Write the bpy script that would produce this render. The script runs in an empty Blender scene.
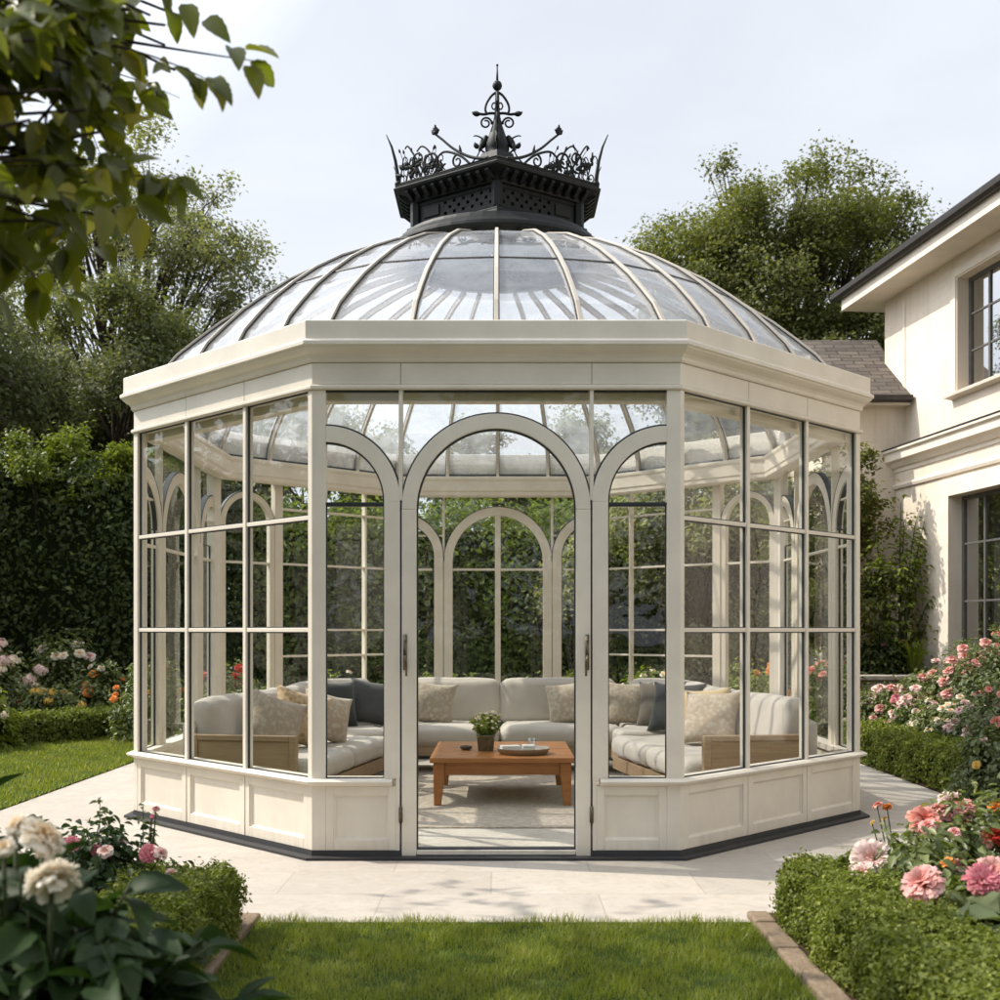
import bpy, math, random
import numpy as np
from mathutils import Vector, Matrix

PI = math.pi
sc = bpy.context.scene
COL = sc.collection
R_ = math.radians

# ------------------------------------------------------------------ camera
FPX, HOR, EYE = 1178.0, 630.0, 1.5          # focal length and horizon in photo pixels, eye height in metres
cam = bpy.data.cameras.new('camera')
camo = bpy.data.objects.new('camera', cam)
COL.objects.link(camo)
camo.location = (0, 0, EYE)
camo.rotation_euler = (PI / 2, 0, 0)
cam.sensor_width = 36
cam.lens = 36 * FPX / 1000
cam.shift_y = (HOR - 500) / 1000
cam.clip_start, cam.clip_end = 0.05, 2000
cam.dof.use_dof = True
cam.dof.focus_distance = 9.3
cam.dof.aperture_fstop = 3.2
sc.camera = camo


def at(px, py, d):
    return Vector(((px - 500) / FPX * d, d, EYE + (HOR - py) / FPX * d))


# ------------------------------------------------------------------ render settings
sc.view_settings.view_transform = 'Standard'
sc.view_settings.look = 'None'
sc.view_settings.exposure = 0
sc.cycles.use_denoising = True
sc.cycles.max_bounces = 8
sc.cycles.diffuse_bounces = 4
sc.cycles.glossy_bounces = 4
sc.cycles.transmission_bounces = 6
sc.cycles.transparent_max_bounces = 32
sc.cycles.caustics_reflective = False
sc.cycles.caustics_refractive = False
sc.cycles.sample_clamp_indirect = 6

# ------------------------------------------------------------------ sun and sky
SUN_EL, SUN_BACK = R_(47), R_(13)
sdir = Vector((-math.cos(SUN_EL) * math.cos(SUN_BACK), math.cos(SUN_EL) * math.sin(SUN_BACK), math.sin(SUN_EL)))
sl = bpy.data.lights.new('sun', 'SUN')
sl.energy = 4.75
sl.angle = R_(0.55)
sl.color = (1.0, 0.93, 0.815)
so = bpy.data.objects.new('sun', sl)
so.rotation_euler = sdir.to_track_quat('Z', 'Y').to_euler()
so.location = (-20, 10, 30)
COL.objects.link(so)

world = bpy.data.worlds.new('World')
sc.world = world
world.use_nodes = True
nt = world.node_tree
for n in list(nt.nodes):
    nt.nodes.remove(n)
wo = nt.nodes.new('ShaderNodeOutputWorld')
bg = nt.nodes.new('ShaderNodeBackground')
sky = nt.nodes.new('ShaderNodeTexSky')
sky.sky_type = 'NISHITA'
sky.sun_disc = False
sky.sun_elevation = SUN_EL
sky.sun_rotation = math.atan2(sdir.x, sdir.y)
sky.dust_density = 3.0
sky.air_density = 1.0
tc = nt.nodes.new('ShaderNodeTexCoord')
mp = nt.nodes.new('ShaderNodeMapping')
mp.inputs['Scale'].default_value = (1.0, 1.0, 2.6)
nz = nt.nodes.new('ShaderNodeTexNoise')
nz.inputs['Scale'].default_value = 2.1
nz.inputs['Detail'].default_value = 7
nz.inputs['Roughness'].default_value = 0.55
nz.inputs['Distortion'].default_value = 0.4
cr = nt.nodes.new('ShaderNodeMapRange')
cr.inputs['From Min'].default_value = 0.30
cr.inputs['From Max'].default_value = 0.66
cr.inputs['To Min'].default_value = 0.74
cr.inputs['To Max'].default_value = 0.97
mixc = nt.nodes.new('ShaderNodeMix')
mixc.data_type = 'RGBA'
mixc.inputs[7].default_value = (7.25, 7.6, 8.2, 1)
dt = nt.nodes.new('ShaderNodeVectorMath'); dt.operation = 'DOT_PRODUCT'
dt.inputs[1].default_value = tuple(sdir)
gl_ = nt.nodes.new('ShaderNodeMapRange')  # added sky glow around the sun, out of view, lifts the fill light
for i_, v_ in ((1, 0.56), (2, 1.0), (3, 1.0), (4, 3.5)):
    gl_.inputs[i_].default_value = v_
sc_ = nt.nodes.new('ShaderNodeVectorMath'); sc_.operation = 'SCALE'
nt.links.new(tc.outputs['Generated'], mp.inputs['Vector'])
nt.links.new(mp.outputs['Vector'], nz.inputs['Vector'])
nt.links.new(nz.outputs['Fac'], cr.inputs['Value'])
nt.links.new(cr.outputs['Result'], mixc.inputs[0])
nt.links.new(sky.outputs['Color'], mixc.inputs[6])
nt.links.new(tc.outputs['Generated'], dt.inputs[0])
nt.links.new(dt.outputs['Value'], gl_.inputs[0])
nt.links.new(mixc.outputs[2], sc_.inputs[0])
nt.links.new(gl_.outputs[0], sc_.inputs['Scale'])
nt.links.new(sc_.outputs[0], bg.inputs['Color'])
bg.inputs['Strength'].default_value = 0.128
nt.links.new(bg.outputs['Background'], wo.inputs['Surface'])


# ------------------------------------------------------------------ materials
class NM:
    """small node-material helper"""
    def __init__(s, name):
        s.m = bpy.data.materials.new(name)
        s.m.use_nodes = True
        s.t = s.m.node_tree
        for n in list(s.t.nodes):
            s.t.nodes.remove(n)
        s.out = s.n('ShaderNodeOutputMaterial')

    def n(s, typ, **kw):
        nd = s.t.nodes.new(typ)
        for k, v in kw.items():
            if k in nd.inputs:
                nd.inputs[k].default_value = v
            else:
                setattr(nd, k, v)
        return nd

    def l(s, a, b):
        s.t.links.new(a, b)

    def pos(s):
        return s.n('ShaderNodeNewGeometry').outputs['Position']

    def noise(s, scale, detail=4, rough=0.55, vec=None, dist=0.0):
        nd = s.n('ShaderNodeTexNoise', Scale=scale, Detail=detail, Roughness=rough, Distortion=dist)
        s.l(vec if vec is not None else s.pos(), nd.inputs['Vector'])
        return nd.outputs['Fac']

    def rng(s, v, a, b, c, d):
        nd = s.n('ShaderNodeMapRange')
        nd.inputs[1].default_value, nd.inputs[2].default_value = a, b
        nd.inputs[3].default_value, nd.inputs[4].default_value = c, d
        s.l(v, nd.inputs[0])
        return nd.outputs[0]

    def mix(s, f, a, b, mode='MIX'):
        nd = s.n('ShaderNodeMix', data_type='RGBA', blend_type=mode)
        for v, i in ((f, 0), (a, 6), (b, 7)):
            if hasattr(v, 'is_output'):
                s.l(v, nd.inputs[i])
            elif i == 0:
                nd.inputs[0].default_value = v
            else:
                nd.inputs[i].default_value = (v[0], v[1], v[2], 1)
        return nd.outputs[2]

    def mth(s, op, a, b=None):
        nd = s.n('ShaderNodeMath', operation=op)
        for v, i in ((a, 0), (b, 1)):
            if v is None:
                continue
            if hasattr(v, 'is_output'):
                s.l(v, nd.inputs[i])
            else:
                nd.inputs[i].default_value = v
        return nd.outputs[0]

    def pbsdf(s, color, rough=0.5, metal=0.0, spec=0.5, bump=None, bstr=0.2, bdist=0.01, sheen=0.0):
        p = s.n('ShaderNodeBsdfPrincipled')
        for v, k in ((color, 'Base Color'), (rough, 'Roughness')):
            if hasattr(v, 'is_output'):
                s.l(v, p.inputs[k])
            elif k == 'Roughness':
                p.inputs[k].default_value = v
            else:
                p.inputs[k].default_value = (v[0], v[1], v[2], 1)
        p.inputs['Metallic'].default_value = metal
        p.inputs['Specular IOR Level'].default_value = spec
        p.inputs['Sheen Weight'].default_value = sheen
        if bump is not None:
            b = s.n('ShaderNodeBump', Strength=bstr, Distance=bdist)
            s.l(bump, b.inputs['Height'])
            s.l(b.outputs[0], p.inputs['Normal'])
        return p.outputs[0]

    def done(s, sh):
        s.l(sh, s.out.inputs['Surface'])
        return s.m


def m_paint(name, c, rough=0.42, dirt=0.12, spec=0.4):
    k = NM(name)
    f = k.noise(3.0, 6, 0.6)
    g = k.noise(40, 3)
    col = k.mix(k.rng(f, 0.35, 0.7, 0, 1), c, [x * (1 - dirt) for x in c])
    z = k.n('ShaderNodeSeparateXYZ')
    k.l(k.pos(), z.inputs[0])
    mp2 = k.n('ShaderNodeMapping')
    mp2.inputs['Scale'].default_value = (16, 16, 1.3)
    k.l(k.pos(), mp2.inputs[0])
    streak = k.noise(1.0, 5, 0.6, mp2.outputs[0])
    low = k.mth('MULTIPLY', k.rng(z.outputs[2], 0.04, 0.26, 0.34, 0.02), k.rng(streak, 0.35, 0.7, 0.1, 1))
    col = k.mix(low, col, (0.40, 0.34, 0.26))
    return k.done(k.pbsdf(col, k.rng(g, 0.3, 0.7, rough - 0.08, rough + 0.1), 0, spec, g, 0.06, 0.004))


def m_solid(name, c, rough=0.5, metal=0.0, spec=0.5, var=0.25, scale=12, bstr=0.15):
    k = NM(name)
    f = k.noise(scale, 5, 0.6)
    col = k.mix(k.rng(f, 0.3, 0.7, 0, 1), c, [x * (1 - var) for x in c])
    return k.done(k.pbsdf(col, rough, metal, spec, f, bstr, 0.01))


def m_glass(name, tint=(0.97, 0.985, 0.98), f0=0.06, wav=0.0, haze=0.0):
    k = NM(name)
    lw = k.n('ShaderNodeLayerWeight')
    lw.inputs['Blend'].default_value = 0.5
    p5 = k.mth('POWER', lw.outputs['Facing'], 5.0)
    fac = k.mth('MULTIPLY_ADD', p5, 1 - f0)
    fac.node.inputs[2].default_value = f0
    tr = k.n('ShaderNodeBsdfTransparent')
    tr.inputs[0].default_value = (*tint, 1)
    gl = k.n('ShaderNodeBsdfGlossy', Roughness=0.0)
    gl.inputs[0].default_value = (0.95, 0.97, 1.0, 1)
    if wav:
        b = k.n('ShaderNodeBump', Strength=wav, Distance=0.02)
        k.l(k.noise(1.3, 2), b.inputs['Height'])
        k.l(b.outputs[0], gl.inputs['Normal'])
    mx = k.n('ShaderNodeMixShader')
    k.l(fac, mx.inputs[0]); k.l(tr.outputs[0], mx.inputs[1]); k.l(gl.outputs[0], mx.inputs[2])
    if haze:
        d1 = k.n('ShaderNodeBsdfDiffuse'); d1.inputs[0].default_value = (0.80, 0.87, 0.97, 1)
        d2 = k.n('ShaderNodeBsdfTranslucent'); d2.inputs[0].default_value = (0.86, 0.89, 0.93, 1)
        m2 = k.n('ShaderNodeMixShader'); m2.inputs[0].default_value = 0.6
        k.l(d1.outputs[0], m2.inputs[1]); k.l(d2.outputs[0], m2.inputs[2])
        m3 = k.n('ShaderNodeMixShader')
        k.l(k.rng(k.noise(4.0, 5), 0.3, 0.7, haze * 0.6, haze * 1.4), m3.inputs[0])
        k.l(mx.outputs[0], m3.inputs[1]); k.l(m2.outputs[0], m3.inputs[2])
        mx = m3
    return k.done(mx.outputs[0])


def m_leaf(name, c1, c2, c3=None, trans=0.35, rough=0.5, spec=0.3, nscale=0.9, tcol=1.5, patch=None):
    """leaf: colour varies leaf by leaf and clump by clump; part of the light goes through"""
    k = NM(name)
    geo = k.n('ShaderNodeNewGeometry')
    rnd = geo.outputs['Random Per Island']
    col = k.mix(rnd, c1, c2)
    if c3 is not None:
        col = k.mix(k.rng(rnd, 0.86, 1.0, 0, 1), col, c3)
    ns = k.noise(nscale, 3)
    col = k.mix(k.rng(ns, 0.3, 0.7, 0.38, 0.0), col, [x * 0.4 for x in c1])
    if patch is not None:
        col = k.mix(k.rng(k.noise(1.9, 5, 0.65, None, 0.8), 0.45, 0.72, 0, 0.75), col, patch)
    p = k.pbsdf(col, rough, 0, spec)
    t = k.n('ShaderNodeBsdfTranslucent')
    tc_ = k.mix(1.0, col, (tcol, tcol * 1.05, tcol * 0.45), 'MULTIPLY')
    k.l(tc_, t.inputs[0])
    mx = k.n('ShaderNodeMixShader')
    mx.inputs[0].default_value = trans
    k.l(p, mx.inputs[1]); k.l(t.outputs[0], mx.inputs[2])
    return k.done(mx.outputs[0])


def m_petal(name, c1, c2, c3=None):
    k = NM(name)
    geo = k.n('ShaderNodeNewGeometry')
    col = k.mix(geo.outputs['Random Per Island'], c1, c2)
    if c3 is not None:
        tcn = k.n('ShaderNodeTexCoord')
        g = k.n('ShaderNodeVectorMath', operation='LENGTH')
        k.l(tcn.outputs['Object'], g.inputs[0])
        col = k.mix(k.rng(g.outputs['Value'], 0.2, 0.85, 1, 0), col, c3)
    p = k.pbsdf(col, 0.6, 0, 0.2)
    t = k.n('ShaderNodeBsdfTranslucent')
    k.l(col, t.inputs[0])
    mx = k.n('ShaderNodeMixShader')
    mx.inputs[0].default_value = 0.35
    k.l(p, mx.inputs[1]); k.l(t.outputs[0], mx.inputs[2])
    return k.done(mx.outputs[0])


def m_wood(name, c1, c2, scale=(2.0, 30, 30), rough=0.45):
    k = NM(name)
    tcn = k.n('ShaderNodeTexCoord')
    mpn = k.n('ShaderNodeMapping')
    mpn.inputs['Scale'].default_value = scale
    k.l(tcn.outputs['Object'], mpn.inputs[0])
    f = k.noise(1.0, 6, 0.6, mpn.outputs[0], 0.6)
    col = k.mix(k.rng(f, 0.3, 0.72, 0, 1), c1, c2)
    col = k.mix(k.rng(k.noise(2.5, 3), 0.3, 0.7, 0, 0.35), col, [x * 0.6 for x in c2])
    return k.done(k.pbsdf(col, k.rng(f, 0.3, 0.7, rough - 0.1, rough + 0.15), 0, 0.4, f, 0.15, 0.004))


def m_fabric(name, c, var=0.18, weave=260.0, tuft=0.0, c2=None):
    k = NM(name)
    tcn = k.n('ShaderNodeTexCoord')
    w1 = k.n('ShaderNodeTexVoronoi', Scale=weave)
    k.l(tcn.outputs['Object'], w1.inputs['Vector'])
    f = k.noise(6, 5, 0.65)
    col = k.mix(k.rng(f, 0.3, 0.7, 0, 1), c, [x * (1 - var) for x in c])
    col = k.mix(k.rng(w1.outputs['Distance'], 0.0, 0.6, 0.0, 0.25), col, [x * 0.5 for x in c])
    h = w1.outputs['Distance']
    if c2 is not None:
        v = k.n('ShaderNodeTexVoronoi', Scale=26.0, feature='SMOOTH_F1')
        k.l(tcn.outputs['Object'], v.inputs['Vector'])
        g = k.mth('ADD', v.outputs['Distance'], k.rng(k.noise(60, 4), 0, 1, -0.25, 0.25))
        col = k.mix(k.rng(g, 0.25, 0.5, 0, 1), col, c2)
    if tuft:
        h = k.noise(38, 5, 0.7, tcn.outputs['Object'], 0.8)
        col = k.mix(k.rng(h, 0.3, 0.6, 0.5, 0), col, [x * 0.45 for x in c])
    return k.done(k.pbsdf(col, 0.9, 0, 0.15, h, 0.6 if tuft else 0.25, 0.02 if tuft else 0.003, 0.25))


def m_paving(name):
    k = NM(name)
    pos = k.pos()
    br = k.n('ShaderNodeTexBrick', offset=0.5, offset_frequency=2, squash=1.0)
    br.inputs['Scale'].default_value = 1.0
    br.inputs['Brick Width'].default_value = 1.22
    br.inputs['Row Height'].default_value = 0.62
    br.inputs['Mortar Size'].default_value = 0.006
    br.inputs['Mortar Smooth'].default_value = 0.5
    br.inputs['Color1'].default_value = (0.0, 0, 0, 1)
    br.inputs['Color2'].default_value = (1, 1, 1, 1)
    br.inputs['Mortar'].default_value = (0.5, 0.5, 0.5, 1)
    mpn = k.n('ShaderNodeMapping')
    mpn.inputs['Location'].default_value = (0.05, 0.13, 0)
    k.l(pos, mpn.inputs[0]); k.l(mpn.outputs[0], br.inputs['Vector'])
    big = k.noise(0.9, 6, 0.6, None, 0.6)
    fine = k.noise(45, 5, 0.7)
    vein = k.noise(3.5, 7, 0.65, None, 2.0)
    col = k.mix(br.outputs['Color'], (0.50, 0.455, 0.395), (0.40, 0.36, 0.31))
    col = k.mix(k.rng(big, 0.35, 0.7, 0, 0.6), col, (0.40, 0.355, 0.305))
    col = k.mix(k.rng(vein, 0.5, 0.75, 0, 0.4), col, (0.56, 0.51, 0.45))
    col = k.mix(k.rng(fine, 0.52, 0.72, 0, 0.45), col, (0.33, 0.28, 0.23))
    col = k.mix(k.rng(k.noise(7.0, 6, 0.7, None, 1.2), 0.48, 0.68, 0, 0.6), col, (0.37, 0.32, 0.265))
    col = k.mix(k.rng(k.noise(2.2, 7, 0.7, None, 2.5), 0.54, 0.66, 0, 0.5), col, (0.34, 0.31, 0.27))
    col = k.mix(k.mth('MULTIPLY', br.outputs['Fac'], 0.38), col, (0.27, 0.235, 0.19))
    h = k.mth('ADD', k.mth('MULTIPLY', br.outputs['Fac'], -0.6), k.mth('MULTIPLY', fine, 0.3))
    return k.done(k.pbsdf(col, k.rng(big, 0.3, 0.7, 0.6, 0.85), 0, 0.25, h, 0.35, 0.006))


def m_soil(name, c1, c2):
    k = NM(name)
    f = k.noise(18, 8, 0.75)
    g = k.noise(1.5, 4)
    col = k.mix(k.rng(f, 0.35, 0.65, 0, 1), c1, c2)
    col = k.mix(k.rng(g, 0.4, 0.7, 0, 0.5), col, [x * 0.6 for x in c1])
    return k.done(k.pbsdf(col, 0.95, 0, 0.1, f, 0.9, 0.03))


def m_roof(name):
    k = NM(name)
    tcn = k.n('ShaderNodeTexCoord')
    br = k.n('ShaderNodeTexBrick', offset=0.5)
    br.inputs['Scale'].default_value = 1.0
    br.inputs['Brick Width'].default_value = 0.31
    br.inputs['Row Height'].default_value = 0.125
    br.inputs['Mortar Size'].default_value = 0.012
    br.inputs['Bias'].default_value = 0.0
    br.inputs['Color1'].default_value = (0.082, 0.071, 0.057, 1)
    br.inputs['Color2'].default_value = (0.20, 0.17, 0.135, 1)
    br.inputs['Mortar'].default_value = (0.035, 0.03, 0.028, 1)
    wb = k.n('ShaderNodeVectorMath', operation='ADD')
    wn = k.n('ShaderNodeTexNoise', Scale=2.6, Detail=5)
    k.l(tcn.outputs['UV'], wn.inputs['Vector'])
    ws = k.n('ShaderNodeVectorMath', operation='SCALE'); ws.inputs['Scale'].default_value = 0.09
    k.l(wn.outputs['Color'], ws.inputs[0]); k.l(ws.outputs[0], wb.inputs[1])
    k.l(tcn.outputs['UV'], wb.inputs[0]); k.l(wb.outputs[0], br.inputs['Vector'])
    f = k.noise(9, 6, 0.7)
    col = k.mix(k.rng(f, 0.35, 0.7, 0.0, 0.75), br.outputs['Color'], (0.12, 0.10, 0.09))
    return k.done(k.pbsdf(col, 0.85, 0, 0.2, f, 0.6, 0.02))


def m_stucco(name, c):
    k = NM(name)
    f = k.noise(1.1, 6, 0.6)
    g = k.noise(70, 4, 0.7)
    z = k.n('ShaderNodeSeparateXYZ')
    k.l(k.pos(), z.inputs[0])
    col = k.mix(k.rng(f, 0.35, 0.75, 0, 0.9), c, [c[0] * 0.85, c[1] * 0.81, c[2] * 0.75])
    mp2 = k.n('ShaderNodeMapping')
    mp2.inputs['Scale'].default_value = (7, 7, 0.5)
    k.l(k.pos(), mp2.inputs[0])
    col = k.mix(k.rng(k.noise(1.0, 6, 0.65, mp2.outputs[0]), 0.52, 0.75, 0, 0.35), col, (0.46, 0.40, 0.32))
    st = k.noise(5.0, 5, 0.6, None, 0.3)
    low = k.mth('MULTIPLY', k.rng(z.outputs[2], 0.0, 1.4, 0.5, 0.0), k.rng(st, 0.3, 0.7, 0.3, 1))
    col = k.mix(low, col, (0.28, 0.25, 0.19))
    return k.done(k.pbsdf(col, 0.9, 0, 0.15, k.mth('ADD', g, k.mth('MULTIPLY', k.noise(14, 4, 0.6), 1.5)), 0.5, 0.008))


M = {}
M['paint'] = m_paint('cream_paint', (0.80, 0.735, 0.635))
M['rib'] = m_paint('rib_paint', (0.55, 0.50, 0.43), 0.4)
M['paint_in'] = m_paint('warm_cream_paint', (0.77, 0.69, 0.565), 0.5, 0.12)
M['gasket'] = m_solid('dark_gasket', (0.035, 0.04, 0.045), 0.5, 0, 0.4)
M['plinth'] = m_solid('dark_plinth', (0.03, 0.03, 0.032), 0.6)
M['glass'] = m_glass('clear_glass', (0.97, 0.99, 0.975), 0.045, 0.22)
M['dome_glass'] = m_glass('dome_glass', (0.975, 0.985, 1.0), 0.11, 0.05, 0.30)
M['iron'] = m_solid('black_iron', (0.020, 0.022, 0.022), 0.55, 0.1, 0.3, 0.4, 14, 0.3)
M['brass'] = m_solid('aged_brass', (0.16, 0.13, 0.09), 0.35, 0.8)
M['paving'] = m_paving('pale_stone_paving')
M['floor'] = m_soil('pale_floor_tiles', (0.60, 0.545, 0.475), (0.66, 0.61, 0.54))
M['soil'] = m_soil('garden_soil', (0.055, 0.036, 0.022), (0.11, 0.075, 0.045))
M['lawn_soil'] = m_soil('lawn_soil', (0.035, 0.06, 0.012), (0.05, 0.085, 0.018))
M['ground'] = m_soil('distant_ground', (0.04, 0.065, 0.018), (0.06, 0.09, 0.025))
M['edging'] = m_soil('stone_edging', (0.26, 0.19, 0.13), (0.36, 0.28, 0.20))
M['grass'] = m_leaf('grass_blades', (0.18, 0.22, 0.024), (0.27, 0.31, 0.045), (0.42, 0.39, 0.15), 0.4, 0.45, 0.3, 1.2, 1.4, (0.30, 0.30, 0.085))
M['box'] = m_leaf('box_leaf', (0.125, 0.155, 0.028), (0.225, 0.26, 0.055), (0.34, 0.36, 0.1), 0.32, 0.55, 0.2, 2.5)
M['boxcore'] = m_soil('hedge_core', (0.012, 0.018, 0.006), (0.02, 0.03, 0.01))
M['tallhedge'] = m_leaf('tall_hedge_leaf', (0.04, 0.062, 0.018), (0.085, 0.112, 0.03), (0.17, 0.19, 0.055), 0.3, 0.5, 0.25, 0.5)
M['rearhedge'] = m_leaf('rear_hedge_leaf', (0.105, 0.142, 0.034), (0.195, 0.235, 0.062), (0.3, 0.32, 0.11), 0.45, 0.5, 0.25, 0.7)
M['tree_dark'] = m_leaf('dark_tree_leaf', (0.1, 0.115, 0.055), (0.175, 0.19, 0.085), (0.25, 0.25, 0.13), 0.35, 0.55, 0.25, 0.35)  # tone lifted and greyed: distance haze put into the leaf colour
M['tree_mid'] = m_leaf('mid_tree_leaf', (0.105, 0.118, 0.036), (0.185, 0.192, 0.06), (0.27, 0.26, 0.11), 0.38, 0.55, 0.25, 0.35)
M['tree_light'] = m_leaf('light_tree_leaf', (0.19, 0.2, 0.105), (0.28, 0.28, 0.15), (0.35, 0.34, 0.21), 0.4, 0.55, 0.25, 0.5)  # paler and greyer still, haze of the far trees painted in
M['branch_leaf'] = m_leaf('branch_leaf', (0.085, 0.102, 0.01), (0.145, 0.155, 0.016), (0.32, 0.28, 0.03), 0.45, 0.38, 0.45, 1.5, 1.9)
M['rose_leaf'] = m_leaf('rose_leaf', (0.105, 0.138, 0.045), (0.195, 0.23, 0.08), (0.29, 0.29, 0.11), 0.3, 0.38, 0.4, 2.0)
M['peony_leaf'] = m_leaf('peony_leaf', (0.022, 0.046, 0.014), (0.045, 0.082, 0.022), None, 0.28, 0.55, 0.22, 1.5)
M['grey_leaf'] = m_leaf('greygreen_leaf', (0.12, 0.155, 0.07), (0.18, 0.215, 0.1), None, 0.25, 0.42, 0.35, 2.0)
M['lime_leaf'] = m_leaf('lime_leaf', (0.13, 0.175, 0.02), (0.23, 0.26, 0.04), None, 0.38, 0.45, 0.3, 2.0)
M['bark'] = m_solid('bark', (0.085, 0.065, 0.048), 0.9, 0, 0.1, 0.55, 16, 0.8)
M['stem'] = m_solid('green_stem', (0.06, 0.075, 0.025), 0.6, 0, 0.3, 0.4)
M['fl_pink'] = m_petal('pink_petal', (0.80, 0.44, 0.40), (0.85, 0.58, 0.53), (0.70, 0.26, 0.22))
M['fl_coral'] = m_petal('coral_petal', (0.80, 0.34, 0.27), (0.84, 0.48, 0.40), (0.72, 0.20, 0.14))
M['fl_pale'] = m_petal('pale_pink_petal', (0.84, 0.66, 0.60), (0.86, 0.75, 0.70), (0.74, 0.42, 0.36))
M['fl_white'] = m_petal('white_petal', (0.86, 0.78, 0.64), (0.87, 0.82, 0.72), (0.82, 0.60, 0.30))
M['fl_red'] = m_petal('red_petal', (0.55, 0.045, 0.03), (0.66, 0.09, 0.05), None)
M['fl_orange'] = m_petal('orange_petal', (0.80, 0.26, 0.06), (0.82, 0.40, 0.10), None)
M['fl_yellow'] = m_petal('yellow_petal', (0.80, 0.52, 0.10), (0.82, 0.62, 0.20), None)
M['fl_rose'] = m_petal('rose_petal', (0.70, 0.22, 0.27), (0.78, 0.36, 0.38), None)
M['fabric'] = m_fabric('sofa_linen', (0.57, 0.515, 0.445), 0.12)
M['fab_cream'] = m_fabric('cream_boucle', (0.62, 0.53, 0.42), 0.25, 120, 1.0, (0.40, 0.325, 0.24))
M['fab_tan'] = m_fabric('tan_pattern', (0.40, 0.27, 0.15), 0.2, 200, 0.0, (0.54, 0.40, 0.25))
M['fab_dark'] = m_fabric('charcoal_velvet', (0.045, 0.048, 0.052), 0.3)
M['fab_grey'] = m_fabric('grey_linen', (0.10, 0.10, 0.10), 0.3)
M['fab_taupe'] = m_fabric('taupe_linen', (0.17, 0.145, 0.12), 0.3)
M['fab_speck'] = m_fabric('speckled_beige', (0.62, 0.54, 0.43), 0.2, 150, 0.0, (0.42, 0.34, 0.25))
M['fab_gold'] = m_fabric('straw_linen', (0.60, 0.46, 0.26), 0.15)
M['oak'] = m_wood('light_oak', (0.40, 0.28, 0.17), (0.29, 0.19, 0.11))
M['cherry'] = m_wood('cherry_wood', (0.45, 0.185, 0.056), (0.31, 0.112, 0.032), (2.0, 24, 24), 0.32)
M['rug'] = m_fabric('beige_rug', (0.64, 0.56, 0.46), 0.4, 90, 1.0, (0.36, 0.29, 0.22))
M['pot'] = m_solid('grey_brown_pot', (0.20, 0.155, 0.11), 0.8, 0, 0.3, 0.45, 30, 0.3)
M['tray'] = m_solid('grey_tray', (0.33, 0.28, 0.235), 0.5, 0, 0.4, 0.2)
M['linen'] = m_fabric('white_linen', (0.74, 0.71, 0.66), 0.1)
M['ceramic'] = m_solid('dark_ceramic', (0.07, 0.035, 0.022), 0.3, 0, 0.5, 0.3)
M['cup'] = m_glass('tumbler_glass', (0.93, 0.95, 0.95), 0.10)
M['stucco'] = m_stucco('cream_stucco', (0.785, 0.695, 0.585))
M['trim'] = m_paint('cream_trim', (0.785, 0.695, 0.585), 0.6, 0.15, 0.25)
M['roof'] = m_roof('slate_roof')
M['gutter'] = m_solid('dark_gutter', (0.05, 0.042, 0.038), 0.5, 0.2, 0.4, 0.35)
M['winframe'] = m_solid('dark_window_frame', (0.13, 0.125, 0.115), 0.45, 0.2, 0.4)
M['winglass'] = None
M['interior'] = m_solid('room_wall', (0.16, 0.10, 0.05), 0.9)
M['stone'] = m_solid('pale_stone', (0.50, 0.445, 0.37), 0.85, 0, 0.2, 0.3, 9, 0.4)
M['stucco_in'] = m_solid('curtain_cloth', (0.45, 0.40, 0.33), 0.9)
k_ = NM('window_glass')
lw_ = k_.n('ShaderNodeLayerWeight'); lw_.inputs['Blend'].default_value = 0.5
f_ = k_.mth('MULTIPLY_ADD', k_.mth('POWER', lw_.outputs['Facing'], 3.0), 0.75); f_.node.inputs[2].default_value = 0.55
t_ = k_.n('ShaderNodeBsdfTransparent'); t_.inputs[0].default_value = (0.75, 0.8, 0.8, 1)
g_ = k_.n('ShaderNodeBsdfGlossy', Roughness=0.01)
x_ = k_.n('ShaderNodeMixShader')
k_.l(f_, x_.inputs[0]); k_.l(t_.outputs[0], x_.inputs[1]); k_.l(g_.outputs[0], x_.inputs[2])
M['winglass'] = k_.done(x_.outputs[0])


# ------------------------------------------------------------------ scene objects
def tag(o, label=None, cat=None, group=None, kind=None):
    for k, v in (('label', label), ('category', cat), ('group', group), ('kind', kind)):
        if v:
            o[k] = v
    return o


def empty(name, loc=(0, 0, 0), rz=0.0, label=None, cat=None, group=None):
    o = bpy.data.objects.new(name, None)
    o.empty_display_size = 0.1
    o.location = loc
    o.rotation_euler = (0, 0, rz)
    COL.objects.link(o)
    return tag(o, label, cat, group)


def link(name, me, mat=None, parent=None, loc=None, rot=None, scale=None):
    o = bpy.data.objects.new(name, me)
    if mat is not None and not me.materials:
        me.materials.append(mat)
    COL.objects.link(o)
    o.parent = parent
    if loc is not None:
        o.location = loc
    if rot is not None:
        o.rotation_euler = rot
    if scale is not None:
        o.scale = (scale,) * 3 if not hasattr(scale, '__len__') else scale
    return o


def copy_tree(o, parent=None):
    c = o.copy()
    COL.objects.link(c)
    c.parent = parent
    for ch in list(o.children):
        copy_tree(ch, c)
    return c


def np_mesh(name, V, F, smooth=False):
    V = np.asarray(V, np.float32).reshape(-1, 3)
    F = np.asarray(F, np.int32)
    me = bpy.data.meshes.new(name)
    me.vertices.add(len(V))
    me.vertices.foreach_set('co', V.ravel())
    nf, k = F.shape
    me.loops.add(nf * k)
    me.loops.foreach_set('vertex_index', F.ravel())
    me.polygons.add(nf)
    me.polygons.foreach_set('loop_start', np.arange(0, nf * k, k, dtype=np.int32))
    if smooth:
        me.polygons.foreach_set('use_smooth', np.ones(nf, bool))
    me.update(calc_edges=True)
    return me


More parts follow.
